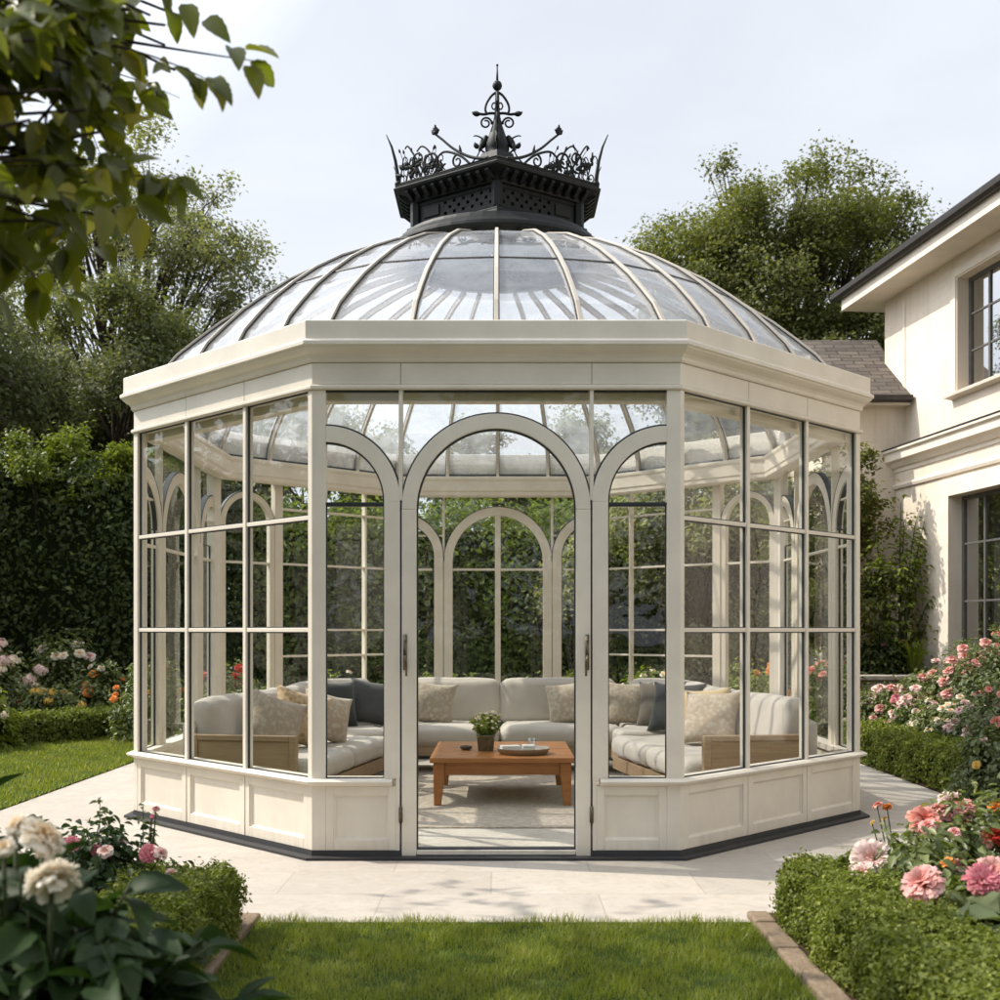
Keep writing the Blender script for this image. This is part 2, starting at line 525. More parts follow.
class MB:
    def __init__(s):
        s.v, s.f = [], []

    def add(s, vs, fs):
        o = len(s.v)
        s.v += [tuple(v) for v in vs]
        s.f += [tuple(i + o for i in f) for f in fs]
        return s

    def box(s, x0, x1, y0, y1, z0, z1, T=None):
        vs = [(x, y, z) for z in (z0, z1) for y in (y0, y1) for x in (x0, x1)]
        if T is not None:
            vs = [T(*v) for v in vs]
        return s.add(vs, [(0, 2, 3, 1), (4, 5, 7, 6), (0, 1, 5, 4), (2, 6, 7, 3), (0, 4, 6, 2), (1, 3, 7, 5)])

    def loft(s, rings, closed_ring=True, cap=True, closed_path=False):
        n = len(rings[0])
        vs = [p for r in rings for p in r]
        fs = []
        m = len(rings)
        for i in range(m if closed_path else m - 1):
            a, b = i * n, ((i + 1) % m) * n
            for j in range(n if closed_ring else n - 1):
                k = (j + 1) % n
                fs.append((a + j, a + k, b + k, b + j))
        if cap and not closed_path and closed_ring:
            fs.append(tuple(range(n))[::-1])
            fs.append(tuple(range((m - 1) * n, m * n)))
        return s.add(vs, fs)

    def tube(s, pts, rad, n=7, cap=True):
        pts = [Vector(p) for p in pts]
        if not hasattr(rad, '__len__'):
            rad = [rad] * len(pts)
        rings = []
        ref = None
        for i, p in enumerate(pts):
            t = (pts[min(i + 1, len(pts) - 1)] - pts[max(i - 1, 0)])
            if t.length < 1e-9:
                t = Vector((0, 0, 1))
            t.normalize()
            if ref is None:
                ref = Vector((1, 0, 0)) if abs(t.x) < 0.8 else Vector((0, 1, 0))
            u = (ref - t * ref.dot(t))
            if u.length < 1e-6:
                u = t.orthogonal()
            u.normalize()
            w = t.cross(u)
            ref = u
            rings.append([p + (u * math.cos(2 * PI * j / n) + w * math.sin(2 * PI * j / n)) * rad[i] for j in range(n)])
        return s.loft(rings, True, cap)

    def lathe(s, prof, n=24, c=(0, 0, 0), ang0=0.0):
        rings = []
        for r, z in prof:
            rings.append([(c[0] + r * math.cos(ang0 + 2 * PI * j / n), c[1] + r * math.sin(ang0 + 2 * PI * j / n), c[2] + z) for j in range(n)])
        return s.loft(rings, True, True)

    def ball(s, c, r, n=10, sz=1.0):
        prof = [(max(r * math.sin(PI * i / n), 1e-4), -r * sz * math.cos(PI * i / n)) for i in range(n + 1)]
        return s.lathe(prof, max(8, n), c)

    def prism(s, poly, y0, y1, T=None):
        """2-D polygon (a, b) extruded between y0 and y1; T(a, y, b) maps to space"""
        T = T or (lambda a, y, b: (a, y, b))
        n = len(poly)
        vs = [T(a, y0, b) for a, b in poly] + [T(a, y1, b) for a, b in poly]
        fs = [tuple(range(n)), tuple(range(n, 2 * n))[::-1]]
        fs += [(i, i + n, (i + 1) % n + n, (i + 1) % n) for i in range(n)]
        return s.add(vs, fs)

    def mesh(s, name, smooth=False):
        me = bpy.data.meshes.new(name)
        me.from_pydata(s.v, [], s.f)
        me.update()
        import bmesh
        bm = bmesh.new()
        bm.from_mesh(me)
        bmesh.ops.recalc_face_normals(bm, faces=bm.faces)
        bm.to_mesh(me)
        bm.free()
        if smooth:
            for p in me.polygons:
                p.use_smooth = True
        return me

    def build(s, name, mat, parent=None, smooth=False, bevel=0.0, loc=None, rot=None, seg=2):
        o = link(name, s.mesh(name, smooth), mat, parent, loc, rot)
        if bevel:
            b = o.modifiers.new('bevel', 'BEVEL')
            b.width = bevel
            b.segments = seg
            b.limit_method = 'ANGLE'
            b.angle_limit = R_(40)
            b.harden_normals = False
        return o


# ------------------------------------------------------------------ foliage tools
def unit(a):
    return a / np.maximum(np.linalg.norm(a, axis=-1, keepdims=True), 1e-9)


def leaf_template(k=1, width=0.5, fold=0.12, droop=0.15, serr=0.0):
    """leaf along +y from 0 to 1, up = +z; k = number of stations along it"""
    if k <= 1:
        V = [(0, 0, 0), (width / 2, 0.45, fold), (0, 1, -droop), (-width / 2, 0.45, fold)]
        return np.array(V, float), np.array([[0, 1, 2, 3]])
    V, F = [], []
    for i in range(k + 1):
        t = i / k
        w = width / 2 * math.sin(PI * min(1, t ** 0.8)) ** 0.75 if 0 < t < 1 else 0.012
        w *= 1 + (serr if i % 2 else -serr)
        zc = -droop * t * t
        V += [(-w, t, zc + fold * w * 2), (0, t, zc), (w, t, zc + fold * w * 2)]
    for i in range(k):
        a = 3 * i
        F += [(a, a + 1, a + 4, a + 3), (a + 1, a + 2, a + 5, a + 4)]
    return np.array(V, float), np.array(F)


def blade_template(bend=0.35, w=0.06):
    V = [(-w / 2, 0, 0), (w / 2, 0, 0), (w * 0.38, bend * 0.3, 0.55), (-w * 0.38, bend * 0.3, 0.55), (0, bend, 1.0), (0, bend, 1.0)]
    return np.array(V, float), np.array([[0, 1, 2, 3], [3, 2, 4, 5]])


def scatter(tmpl, P, N, rng, size, T=None, spread=0.5):
    """copies of a template at P; local z along N (jittered), local y random or along T"""
    TV, TF = tmpl
    n = len(P)
    N = unit(np.asarray(N, float) + rng.normal(0, spread, (n, 3)))
    if T is None:
        T = rng.normal(0, 1, (n, 3))
    else:
        T = np.asarray(T, float) + rng.normal(0, 0.25, (n, 3))
    T = unit(T - N * np.sum(T * N, 1, keepdims=True))
    B = np.cross(T, N)
    size = np.broadcast_to(np.asarray(size, float), (n,))
    V = P[:, None, :] + size[:, None, None] * (TV[None, :, 0:1] * B[:, None, :] + TV[None, :, 1:2] * T[:, None, :] + TV[None, :, 2:3] * N[:, None, :])
    F = TF[None] + (np.arange(n) * len(TV))[:, None, None]
    return V.reshape(-1, 3), F.reshape(-1, TF.shape[1])


L1 = leaf_template(1, 0.55, 0.10, 0.12)
L1N = leaf_template(1, 0.36, 0.10, 0.15)
L4 = leaf_template(4, 0.55, 0.35, 0.16)
L8 = leaf_template(10, 0.52, 0.30, 0.22, 0.05)


def sph(rng, n):
    return unit(rng.normal(0, 1, (n, 3)))


def bez(p0, p1, p2, n=6):
    p0, p1, p2 = Vector(p0), Vector(p1), Vector(p2)
    return [(1 - t) ** 2 * p0 + 2 * t * (1 - t) * p1 + t * t * p2 for t in [i / n for i in range(n + 1)]]


def tree(name, label, base, H, cz, rad, n_cl, n_leaf, lsize, tr, mat, seed, group=None, tmpl=L1, clr=0.24, qmin=0.35, cat='tree', lean=(0, 0), trunk_top=0.8):
    rng = np.random.default_rng(seed)
    rnd = random.Random(seed)
    root = empty(name, base, 0, label, cat, group)
    c = np.array([lean[0], lean[1], cz])
    rad = np.array(rad, float)
    d = sph(rng, n_cl)
    q = rng.uniform(qmin, 1.0, n_cl) ** 0.6
    cl = c + d * q[:, None] * rad * (1 + rng.normal(0, 0.06, (n_cl, 1)))
    cr_ = rng.uniform(0.6, 1.3, n_cl) * clr * float(np.mean(rad))
    # leaves: small sub-clusters inside every clump so that the outline stays ragged
    who = rng.choice(n_cl, n_leaf, p=cr_ ** 2 / np.sum(cr_ ** 2))
    nsub = 14
    sub = cl[:, None, :] + sph(rng, n_cl * nsub).reshape(n_cl, nsub, 3) * cr_[:, None, None] * rng.uniform(0.3, 1.15, (n_cl, nsub, 1)) * np.array([1, 1, 0.72])
    P = sub[who, rng.integers(0, nsub, n_leaf)] + rng.normal(0, 1, (n_leaf, 3)) * (cr_[who] * 0.24)[:, None]
    N = unit(P - c) * 0.6 + np.array([0, 0, 0.7])
    V, F = scatter(tmpl, P, N, rng, lsize * rng.uniform(0.6, 1.25, n_leaf), None, 0.65)
    t = MB()
    ztop = cz + rad[2] * 0.55 if trunk_top is None else H * trunk_top
    tp = []
    for i in range(9):
        f = i / 8
        tp.append(Vector((lean[0] * f + rnd.gauss(0, 0.02 * H * f * 0.5), lean[1] * f + rnd.gauss(0, 0.02 * H * f * 0.5), ztop * f - 0.05)))
    t.tube(tp, [tr * (1.25 if i == 0 else 1) * (1 - 0.82 * i / 8) for i in range(9)], 9)
    for i in range(n_cl):
        e = Vector(cl[i])
        f = min(0.95, max(0.22, (e.z - 0.35 * rad[2]) / ztop * rnd.uniform(0.55, 0.9)))
        k = int(f * 8)
        s = tp[k].lerp(tp[min(k + 1, 8)], f * 8 - k)
        mid = s.lerp(e, 0.5) + Vector((rnd.gauss(0, 0.05), rnd.gauss(0, 0.05), rnd.uniform(-0.12, 0.08))) * (e - s).length
        pts = bez(s, mid, e, 6)
        r0 = tr * rnd.uniform(0.22, 0.42) * (1 - 0.5 * f)
        t.tube(pts, [r0 * (1 - 0.85 * j / 6) for j in range(7)], 5)
        for _ in range(3):
            e2 = Vector(sub[i, rnd.randrange(nsub)])
            t.tube([pts[4], pts[4].lerp(e2, 0.5) + Vector((0, 0, 0.03 * H * rnd.random())), e2], [r0 * 0.3, r0 * 0.2, r0 * 0.08], 4)
    t.build('trunk', M['bark'], root, True)
    link('crown', np_mesh('crown', V, F), mat, root)
    return root


def hedge(name, label, pts, width, height, n_leaf, lsize, mat, seed, group=None, z0=0.0, bump=0.02, cat='hedge', tmpl=L1, core_in=0.04):
    """clipped hedge along a polyline: a dark inner body under leaves set all over its faces"""
    rng = np.random.default_rng(seed)
    base = Vector((pts[0][0], pts[0][1], z0))
    pts = np.array(pts, float) - np.array([base.x, base.y])
    seg = pts[1:] - pts[:-1]
    ln = np.linalg.norm(seg, axis=1)
    tot = ln.sum()
    cum = np.concatenate([[0], np.cumsum(ln)])
    root = empty(name, base, 0, label, cat, group)

    def on(s):
        i = np.clip(np.searchsorted(cum, s, 'right') - 1, 0, len(ln) - 1)
        f = (s - cum[i]) / ln[i]
        d = seg[i] / ln[i][:, None]
        return pts[i] + seg[i] * f[:, None], d
    s = rng.uniform(0, tot, n_leaf)
    # share of leaves on top / two sides / two ends
    ar = np.array([width * tot, height * tot, height * tot, width * height, width * height])
    w = rng.choice(5, n_leaf, p=ar / ar.sum())
    s = np.where(w == 3, 0, np.where(w == 4, tot, s))
    c, d = on(np.clip(s, 0, tot - 1e-6))
    nrm2 = np.stack([-d[:, 1], d[:, 0]], 1)
    a = rng.uniform(-1, 1, n_leaf)
    h = rng.uniform(0, 1, n_leaf)
    off = np.where(w == 1, 1, np.where(w == 2, -1, a)) * width / 2
    z = np.where(w == 0, 1, h) * height
    P = np.zeros((n_leaf, 3))
    P[:, :2] = c + nrm2 * off[:, None]
    P[:, 2] = z
    N = np.zeros((n_leaf, 3))
    N[w == 0] = (0, 0, 1)
    for k_, sg in ((1, 1), (2, -1)):
        N[w == k_, :2] = nrm2[w == k_] * sg
    N[w == 3, :2] = -d[w == 3]
    N[w == 4, :2] = d[w == 4]
    # gentle unevenness and rounded arrises
    fr = 5.0 / max(width, 0.3)
    wob = np.sin(P[:, 0] * fr + 1.3) * np.sin(P[:, 1] * fr * 0.9 + 0.4) + 0.7 * np.sin(P[:, 2] * fr * 1.7 + P[:, 0] * fr * 2.1 + P[:, 1] * fr * 1.6)
    edge = np.maximum(np.abs(off) / (width / 2), 0) ** 6 * (z / height) ** 6
    P += N * (rng.normal(0, bump, n_leaf) + bump * 0.9 * wob)[:, None] - edge[:, None] * np.stack([nrm2[:, 0] * np.sign(off), nrm2[:, 1] * np.sign(off), np.ones(n_leaf)], 1) * bump * 0.8
    N = N + np.array([0, 0, 0.35])
    V, F = scatter(tmpl, P, N, rng, lsize * rng.uniform(0.6, 1.3, n_leaf), None, 0.75)
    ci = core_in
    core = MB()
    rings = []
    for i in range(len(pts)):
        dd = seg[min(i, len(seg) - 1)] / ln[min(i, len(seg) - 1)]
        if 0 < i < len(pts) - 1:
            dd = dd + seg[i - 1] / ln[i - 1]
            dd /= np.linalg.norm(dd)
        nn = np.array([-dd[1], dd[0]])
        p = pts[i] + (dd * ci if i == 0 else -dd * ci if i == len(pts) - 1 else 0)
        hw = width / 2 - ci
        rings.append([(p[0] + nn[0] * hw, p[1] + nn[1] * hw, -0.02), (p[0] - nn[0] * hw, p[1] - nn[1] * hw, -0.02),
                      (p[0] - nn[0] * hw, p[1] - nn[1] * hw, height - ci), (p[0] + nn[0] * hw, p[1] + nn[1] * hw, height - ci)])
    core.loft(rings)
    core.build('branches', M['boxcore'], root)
    link('foliage', np_mesh('foliage', V, F), mat, root)
    return root


def blossom_mesh(name, layers, seed, cup=0.55):
    """rose or peony head of radius about 1: rings of cupped petals"""
    rng = np.random.default_rng(seed)
    Vs, Fs = [], []
    o = 0
    for (n, r, tilt, wid, ln) in layers:
        for i in range(n):
            a = 2 * PI * (i + rng.uniform(-0.3, 0.3)) / n + r * 7
            tl = tilt + rng.normal(0, 0.12)
            W, Lh = wid * rng.uniform(0.85, 1.15), ln * rng.uniform(0.85, 1.15)
            g = []
            for v in range(4):
                for u in range(4):
                    x = (u / 1.5 - 1) * W * (0.35 + 0.65 * math.sin(PI * (0.12 + 0.62 * v / 3)))
                    s = v / 3 * Lh
                    bend = tl + (s / max(Lh, 1e-3) - 0.5) * 0.9
                    y = r + s * math.sin(bend)
                    z = s * math.cos(bend) + cup * x * x + rng.normal(0, 0.05) * (v > 1)
                    y -= cup * 0.6 * x * x
                    if v == 3:
                        z -= 0.06 * (1 - abs(u / 1.5 - 1)) * math.sin(bend) - 0.02
                    g.append((x * math.cos(a) - y * math.sin(a), x * math.sin(a) + y * math.cos(a), z - 0.35))
            Vs += g
            for v in range(3):
                for u in range(3):
                    q = o + v * 4 + u
                    Fs.append((q, q + 1, q + 5, q + 4))
            o += 16
    return np_mesh(name, Vs, Fs, True)


ROSE = [(5, 0.02, 0.05, 0.16, 0.65), (6, 0.10, 0.30, 0.24, 0.72), (7, 0.18, 0.60, 0.32, 0.80), (8, 0.22, 0.95, 0.40, 0.85), (8, 0.22, 1.35, 0.42, 0.85)]
PEONY = [(10, 0.03, 0.05, 0.13, 0.8), (14, 0.12, 0.3, 0.15, 0.88), (17, 0.2, 0.52, 0.17, 0.92), (19, 0.25, 0.8, 0.19, 0.93), (19, 0.27, 1.08, 0.21, 0.92), (16, 0.26, 1.38, 0.24, 0.9), (12, 0.22, 1.8, 0.30, 0.82)]
CLUST = None
BL = {}


def blossom(kind, mat):
    key = (kind, mat)
    if key not in BL:
        if kind == 'cluster':
            rng = np.random.default_rng(77)
            Vs, Fs, o = [], [], 0
            d = sph(rng, 46)
            d[:, 2] = np.abs(d[:, 2]) * 0.9 - 0.15
            for q in d:
                T = Vector(q).to_track_quat('Z', 'Y').to_matrix()
                for i in range(5):
                    a = 2 * PI * i / 5 + q[0] * 9
                    for x, y, z in ((0, 0, 0), (0.11, 0.12, 0.03), (0, 0.25, 0.02), (-0.11, 0.12, 0.03)):
                        p = T @ Vector((x * math.cos(a) - y * math.sin(a), x * math.sin(a) + y * math.cos(a), z)) + Vector(q) * (0.72 + 0.1 * math.sin(q[1] * 40))
                        Vs.append(p)
                    Fs.append((o, o + 1, o + 2, o + 3))
                    o += 4
            me = np_mesh('flower', Vs, Fs, True)
        else:
            me = blossom_mesh('flower', {'rose': ROSE, 'peony': PEONY}[kind], hash(mat) % 1000 if False else sum(map(ord, mat)))
        me.materials.append(M[mat])
        BL[key] = me
    return BL[key]


def bush(name, label, base, rad, h, n_leaf, lsize, mat, flowers, seed, group=None, tmpl=L4, cat='bush', stems=12, up=0.0, fl_at=None, open_=0.0):
    """flowering shrub. flowers: (how many, kind, petal, radius); fl_at: (world point, kind, petal, radius)"""
    rng = np.random.default_rng(seed)
    rnd = random.Random(seed)
    base = Vector(base)
    root = empty(name, base, 0, label, cat, group)
    ns = stems
    tips = []
    st = MB()
    for i in range(ns):
        a = rnd.uniform(0, 2 * PI)
        q = math.sqrt(rnd.random())
        tip = Vector((rad[0] * q * math.cos(a), rad[1] * q * math.sin(a), h * (1 - 0.55 * q * q) * rnd.uniform(0.8, 1.05)))
        s = Vector((tip.x * 0.15, tip.y * 0.15, -0.02))
        pts = bez(s, Vector((tip.x * 0.45, tip.y * 0.45, tip.z * 0.65)), tip, 5)
        st.tube(pts, [(0.012 if ns > 4 else 0.006) * h ** 0.5 * (1 - 0.7 * j / 5) for j in range(6)], 5)
        tips.append(pts)
    heads = []
    for (n, kind, pm, fr) in flowers:
        for i in range(n):
            a = rnd.uniform(0, 2 * PI)
            q = math.sqrt(rnd.random()) * 0.95
            p = Vector((rad[0] * q * math.cos(a), rad[1] * q * math.sin(a), h * (1 - 0.5 * q * q) * rnd.uniform(0.82, 1.06)))
            heads.append((p, kind, pm, fr * rnd.uniform(0.7, 1.2)))
    for (p, kind, pm, fr) in (fl_at or []):
        heads.append((Vector(p) - base, kind, pm, fr))
    for (p, kind, pm, fr) in heads:
        s = Vector((p.x * 0.55, p.y * 0.55, max(0.0, p.z * 0.35)))
        st.tube(bez(s, Vector((p.x * 0.85, p.y * 0.85, p.z * 0.75)), p - Vector((0, 0, fr * 0.3)), 4), [0.0045, 0.004, 0.0038, 0.0035, 0.003], 5)
    st.build('stem', M['stem'], root, True)
    # leaves: around the stems and in a shell
    n1 = n_leaf // 2 if ns > 4 else n_leaf
    P = []
    for i in range(n1):
        pts = tips[rnd.randrange(ns)]
        f = rnd.uniform(0.25, 1.0) * 4.999
        k = int(f)
        P.append(pts[k].lerp(pts[k + 1], f - k))
    P = np.array(P) + rng.normal(0, 1, (n1, 3)) * (0.075 if ns > 4 else 0.02) * np.array([rad[0], rad[1], h]) ** 0.6
    n2 = n_leaf - n1
    d = sph(rng, n2).reshape(-1, 3)
    d[:, 2] = np.abs(d[:, 2])
    q = rng.uniform(0.55, 1.0, n2) ** 0.5
    lump = 1 + 0.16 * np.sin(d[:, 0] * 9 + seed) * np.sin(d[:, 1] * 8 + 2 * seed) + 0.1 * np.sin(d[:, 2] * 13 + seed)
    P2 = d * (q * lump)[:, None] * np.array([rad[0], rad[1], h * 0.92])
    P = np.concatenate([P, P2])
    P = P[P[:, 2] > 0.01]
    N = unit(P / np.array([rad[0], rad[1], h])) * 0.6 + np.array([0, 0, 0.6 - up])
    T = unit(P * np.array([1, 1, 0.0]) + 1e-6) + np.array([0, 0, -0.25 + 1.2 * up])
    V, F = scatter(tmpl, P, N, rng, lsize * rng.uniform(0.55, 1.25, len(P)), T + rng.normal(0, 0.6, (len(P), 3)), 0.45)
    link('leaves', np_mesh('leaves', V, F, tmpl is not L1), mat, root)
    for (p, kind, pm, fr) in heads:
        out = Vector((p.x / max(rad[0], .1) * 0.5, p.y / max(rad[1], .1) * 0.5 - 0.45, 0.9)) + Vector((rnd.gauss(0, 0.25), rnd.gauss(0, 0.25), 0))
        rot = out.to_track_quat('Z', 'Y').to_euler()
        link('flower', blossom(kind, pm), None, root, p, rot, fr)
    return root


def grass(name, rects, n, h, seed, bladew=0.09, z=0.0, inside=None):
    rng = np.random.default_rng(seed)
    Ps = []
    ar = np.array([(r[1] - r[0]) * (r[3] - r[2]) for r in rects])
    for r, k in zip(rects, (n * ar / ar.sum()).astype(int)):
        p = np.stack([rng.uniform(r[0], r[1], k), rng.uniform(r[2], r[3], k), np.full(k, z)], 1)
        Ps.append(p)
    P = np.concatenate(Ps)
    if inside is not None:
        P = P[inside(P)]
    tuft = 0.75 + 0.3 * np.sin(P[:, 0] * 9.1 + 0.8 * np.sin(P[:, 1] * 7)) * np.sin(P[:, 1] * 8.3 + 1.1) + 0.15 * np.sin(P[:, 0] * 31) * np.sin(P[:, 1] * 29)
    V, F = scatter(blade_template(0.45, bladew), P, np.tile([0, 0, 1.0], (len(P), 1)), rng, h * rng.uniform(0.5, 1.2, len(P)) * tuft, None, 0.28)
    o = link(name, np_mesh(name, V, F), M['grass'])
    return tag(o, kind='stuff')


# ==================================================================== SETTING
def sheet(name, x0, x1, y0, y1, z, mat, kind='structure', thick=0.0):
    b = MB()
    if thick:
        b.box(x0, x1, y0, y1, z - thick, z)
    else:
        b.add([(x0, y0, z), (x1, y0, z), (x1, y1, z), (x0, y1, z)], [(0, 1, 2, 3)])
    return tag(b.build(name, mat), kind=kind)


sheet('ground', -600, 600, -300, 900, -0.05, M['ground'])
PX0, PX1, PY0, PY1 = -4.15, 4.05, 6.05, 15.6
sheet('patio', PX0, PX1, PY0, PY1, 0.0, M['paving'], thick=0.06)
sheet('lawn', -1.24, 1.28, 1.0, 6.03, 0.004, M['lawn_soil'], thick=0.06)
sheet('lawn', -14, PX0 - 0.01, 6.9, 16.2, 0.012, M['lawn_soil'], thick=0.06)
sheet('flower_bed', -6.5, -1.36, 1.0, 6.2, 0.012, M['soil'], thick=0.07)
sheet('flower_bed', 1.40, 7.5, 1.0, 6.2, 0.012, M['soil'], thick=0.07)
sheet('flower_bed', PX1 + 0.01, 8.4, 6.21, 19.0, 0.016, M['soil'], thick=0.07)
sheet('flower_bed', -12, PX1, 15.62, 26.0, 0.008, M['soil'], thick=0.07)
for x in (-1.30, 1.34):     # worn stone edging each side of the front lawn
    b = MB()
    rr = random.Random(int(x * 100))
    y = 1.0
    while y < 6.1:
        ln = rr.uniform(0.28, 0.5)
        e = min(y + ln, 6.16)
        j = rr.uniform(-0.006, 0.006)
        b.box(x - 0.055 + j, x + 0.055 + j, y + 0.004, e, -0.05, 0.028 + rr.uniform(-0.006, 0.006))
        y = e
    tag(b.build('kerb', M['edging'], bevel=0.012), kind='structure')
grass('grass', [(-1.235, 1.275, 3.6, 6.06)], 62000, 0.048, 5, 0.075, 0.004)
grass('grass', [(-9.6, PX0 + 0.02, 6.95, 16.2)], 105000, 0.055, 6, 0.16, 0.012)


# ==================================================================== PAVILION
A = 2.93                              # apothem of the octagon
LH = A * math.tan(PI / 8)             # half length of a face
CY = 10.68
PAV = empty('garden_pavilion', (-0.025, CY, 0), 0, 'large cream octagonal glass garden pavilion with ribbed glass dome and black iron crown', 'pavilion')

PAV.scale = (0.985, 1, 1)


def FT(th):
    sn, cs = math.sin(th), math.cos(th)

    def T(u, w, z):
        return (sn * (A + w) + cs * u, -cs * (A + w) + sn * u, z)
    return T


def ring_pts(w, k0=0, k1=8):
    r = (A + w) / math.cos(PI / 8)
    return [(r * math.sin(R_(22.5 + 45 * k)), -r * math.cos(R_(22.5 + 45 * k))) for k in range(k0, k1)]


def oct_ring(b, prof):
    rings = []
    for k in range(8):
        ring = []
        for w, z in prof:
            x, y = ring_pts(w, k, k + 1)[0]
            ring.append((x, y, z))
        rings.append(ring)
    b.loft(rings, True, False, True)


def arch_band(b, T, u0, zc, r0, r1, a0, a1, w0, w1, n=28):
    rings = []
    for i in range(n + 1):
        a = a0 + (a1 - a0) * i / n
        c, s = math.cos(a), math.sin(a)
        rings.append([T(u0 + r0 * c, w0, zc + r0 * s), T(u0 + r1 * c, w0, zc + r1 * s), T(u0 + r1 * c, w1, zc + r1 * s), T(u0 + r0 * c, w1, zc + r0 * s)])
    b.loft(rings)


ZP, ZS0, ZS1, ZH = 0.055, 0.474, 0.526, 3.075
# plinth with a dark strip standing a little out on the paving
b = MB(); oct_ring(b, [(-0.12, -0.01), (0.10, -0.01), (0.10, 0.018), (0.035, 0.022), (0.03, ZP), (-0.12, ZP)])
b.build('plinth', M['plinth'], PAV)
# floor inside
b = MB(); pts = ring_pts(-0.10)
b.add([(x, y, 0.02) for x, y in pts], [tuple(range(8))]); b.build('floor', M['floor'], PAV)

# corner posts
for k in range(8):
    T0, T1 = FT(R_(45 * k)), FT(R_(45 * (k + 1)))
    pa, pb = {0: (0.078, 0.034), 1: (0.052, 0.078), 6: (0.078, 0.052), 7: (0.034, 0.078)}.get(k, (0.078, 0.078))
    poly = [T0(LH - pa, 0.03, 0)[:2], ring_pts(0.03, k, k + 1)[0], T1(-LH + pb, 0.03, 0)[:2],
            T1(-LH + pb, -0.055, 0)[:2], ring_pts(-0.055, k, k + 1)[0], T0(LH - pa, -0.055, 0)[:2]]
    b = MB(); b.prism([(p[0], p[1]) for p in poly], ZP, ZH, lambda a, y, c: (a, c, y))
    b.build('corner_post', M['paint'], PAV, bevel=0.004)

# sill: all round except at the door
prof = [(-0.09, ZS0 + 0.004), (0.028, ZS0), (0.045, ZS0 + 0.014), (0.075, ZS0 + 0.02), (0.085, ZS0 + 0.036), (0.062, ZS1 - 0.002), (-0.09, ZS1 + 0.004)]
stations = [[FT(0)(0.69, w, z) for w, z in prof]]
for k in range(8):
    stations.append([(*ring_pts(w, k, k + 1)[0], z) for w, z in prof])
stations.append([FT(0)(-0.69, w, z) for w, z in prof])
b = MB(); b.loft(stations, True, True); b.build('sill', M['paint'], PAV, bevel=0.003)


def kick_panel(T, u0, u1):
    b = MB()
    b.box(u0, u1, -0.06, 0.006, ZP, ZS0, T)
    st, o = 0.052, 0.028
    b.box(u0, u0 + st, 0.006, o, ZP, ZS0, T)
    b.box(u1 - st, u1, 0.006, o, ZP, ZS0, T)
    b.box(u0 + st, u1 - st, 0.006, o, ZP, ZP + 0.07, T)
    b.box(u0 + st, u1 - st, 0.006, o, ZS0 - 0.055, ZS0, T)
    # sloped moulding inside the frame
    a0, a1, c0, c1 = u0 + st, u1 - st, ZP + 0.07, ZS0 - 0.055
    m, wi, wo = 0.014, 0.0075, 0.017
    for (p, q, s, r) in (((a0, c0), (a1, c0), (a1 - m, c0 + m), (a0 + m, c0 + m)), ((a1, c0), (a1, c1), (a1 - m, c1 - m), (a1 - m, c0 + m)),
                         ((a1, c1), (a0, c1), (a0 + m, c1 - m), (a1 - m, c1 - m)), ((a0, c1), (a0, c0), (a0 + m, c0 + m), (a0 + m, c1 - m))):
        b.add([T(p[0], wo, p[1]), T(q[0], wo, q[1]), T(s[0], wi, s[1]), T(r[0], wi, r[1])], [(0, 1, 2, 3)])
    return b.build('kick_panel', M['paint'], PAV, bevel=0.003)


def gasket_rect(g, T, u0, u1, z0, z1, w0=-0.006, w1=0.010, t=0.0075):
    g.box(u0, u0 + t, w0, w1, z0, z1, T); g.box(u1 - t, u1, w0, w1, z0, z1, T)
    g.box(u0 + t, u1 - t, w0, w1, z0, z0 + t, T); g.box(u0 + t, u1 - t, w0, w1, z1 - t, z1, T)


def quad(b, T, u0, u1, z0, z1, w=0.0):
    b.add([T(u0, w, z0), T(u1, w, z0), T(u1, w, z1), T(u0, w, z1)], [(0, 1, 2, 3)])


W0, W1 = -0.035, 0.028
JD = 0.636         # jamb line of the door
UC = LH - 0.078    # glass limit at the corner posts
SP, RO = 2.290, 0.628
RI = RO - 0.098


def grid_face(th):
    T = FT(th)
    fr, g, gl = MB(), MB(), MB()
    ua, ub = (-LH + 0.034, LH - 0.052) if th > 0 else (-LH + 0.052, LH - 0.034)
    us = [ua, -LH / 3, LH / 3, ub]
    m = 0.019
    zs = [ZS1, 1.5, 2.24, ZH]
    for u in us[1:3]:
        fr.box(u - m, u + m, W0, W1, ZS1, ZH, T)
    edges = [(ua, us[1] - m), (us[1] + m, us[2] - m), (us[2] + m, ub)]
    for (a, c) in edges:
        for z in zs[1:3]:
            fr.box(a, c, W0 + 0.004, W1 - 0.006, z - 0.014, z + 0.014, T)
        for i in range(3):
            z0 = zs[i] + (0.014 if i else 0)
            z1 = zs[i + 1] - (0.014 if i < 2 else 0)
            gasket_rect(g, T, a, c, z0, z1)
            quad(gl, T, a, c, z0, z1)
    f = fr.build('window', M['paint'], PAV, bevel=0.003)
    link('gasket', g.mesh('gasket'), M['gasket'], f)
    link('pane', gl.mesh('pane'), M['glass'], f)
    kp = us
    for i in range(3):
        kick_panel(T, kp[i] + (0.012 if i else 0), kp[i + 1] - (0.012 if i < 2 else 0))
        if i:
            b = MB(); b.box(kp[i] - 0.012, kp[i] + 0.012, -0.05, 0.034, ZP, ZS0, T); b.build('panel_batten', M['paint'], PAV, bevel=0.003)


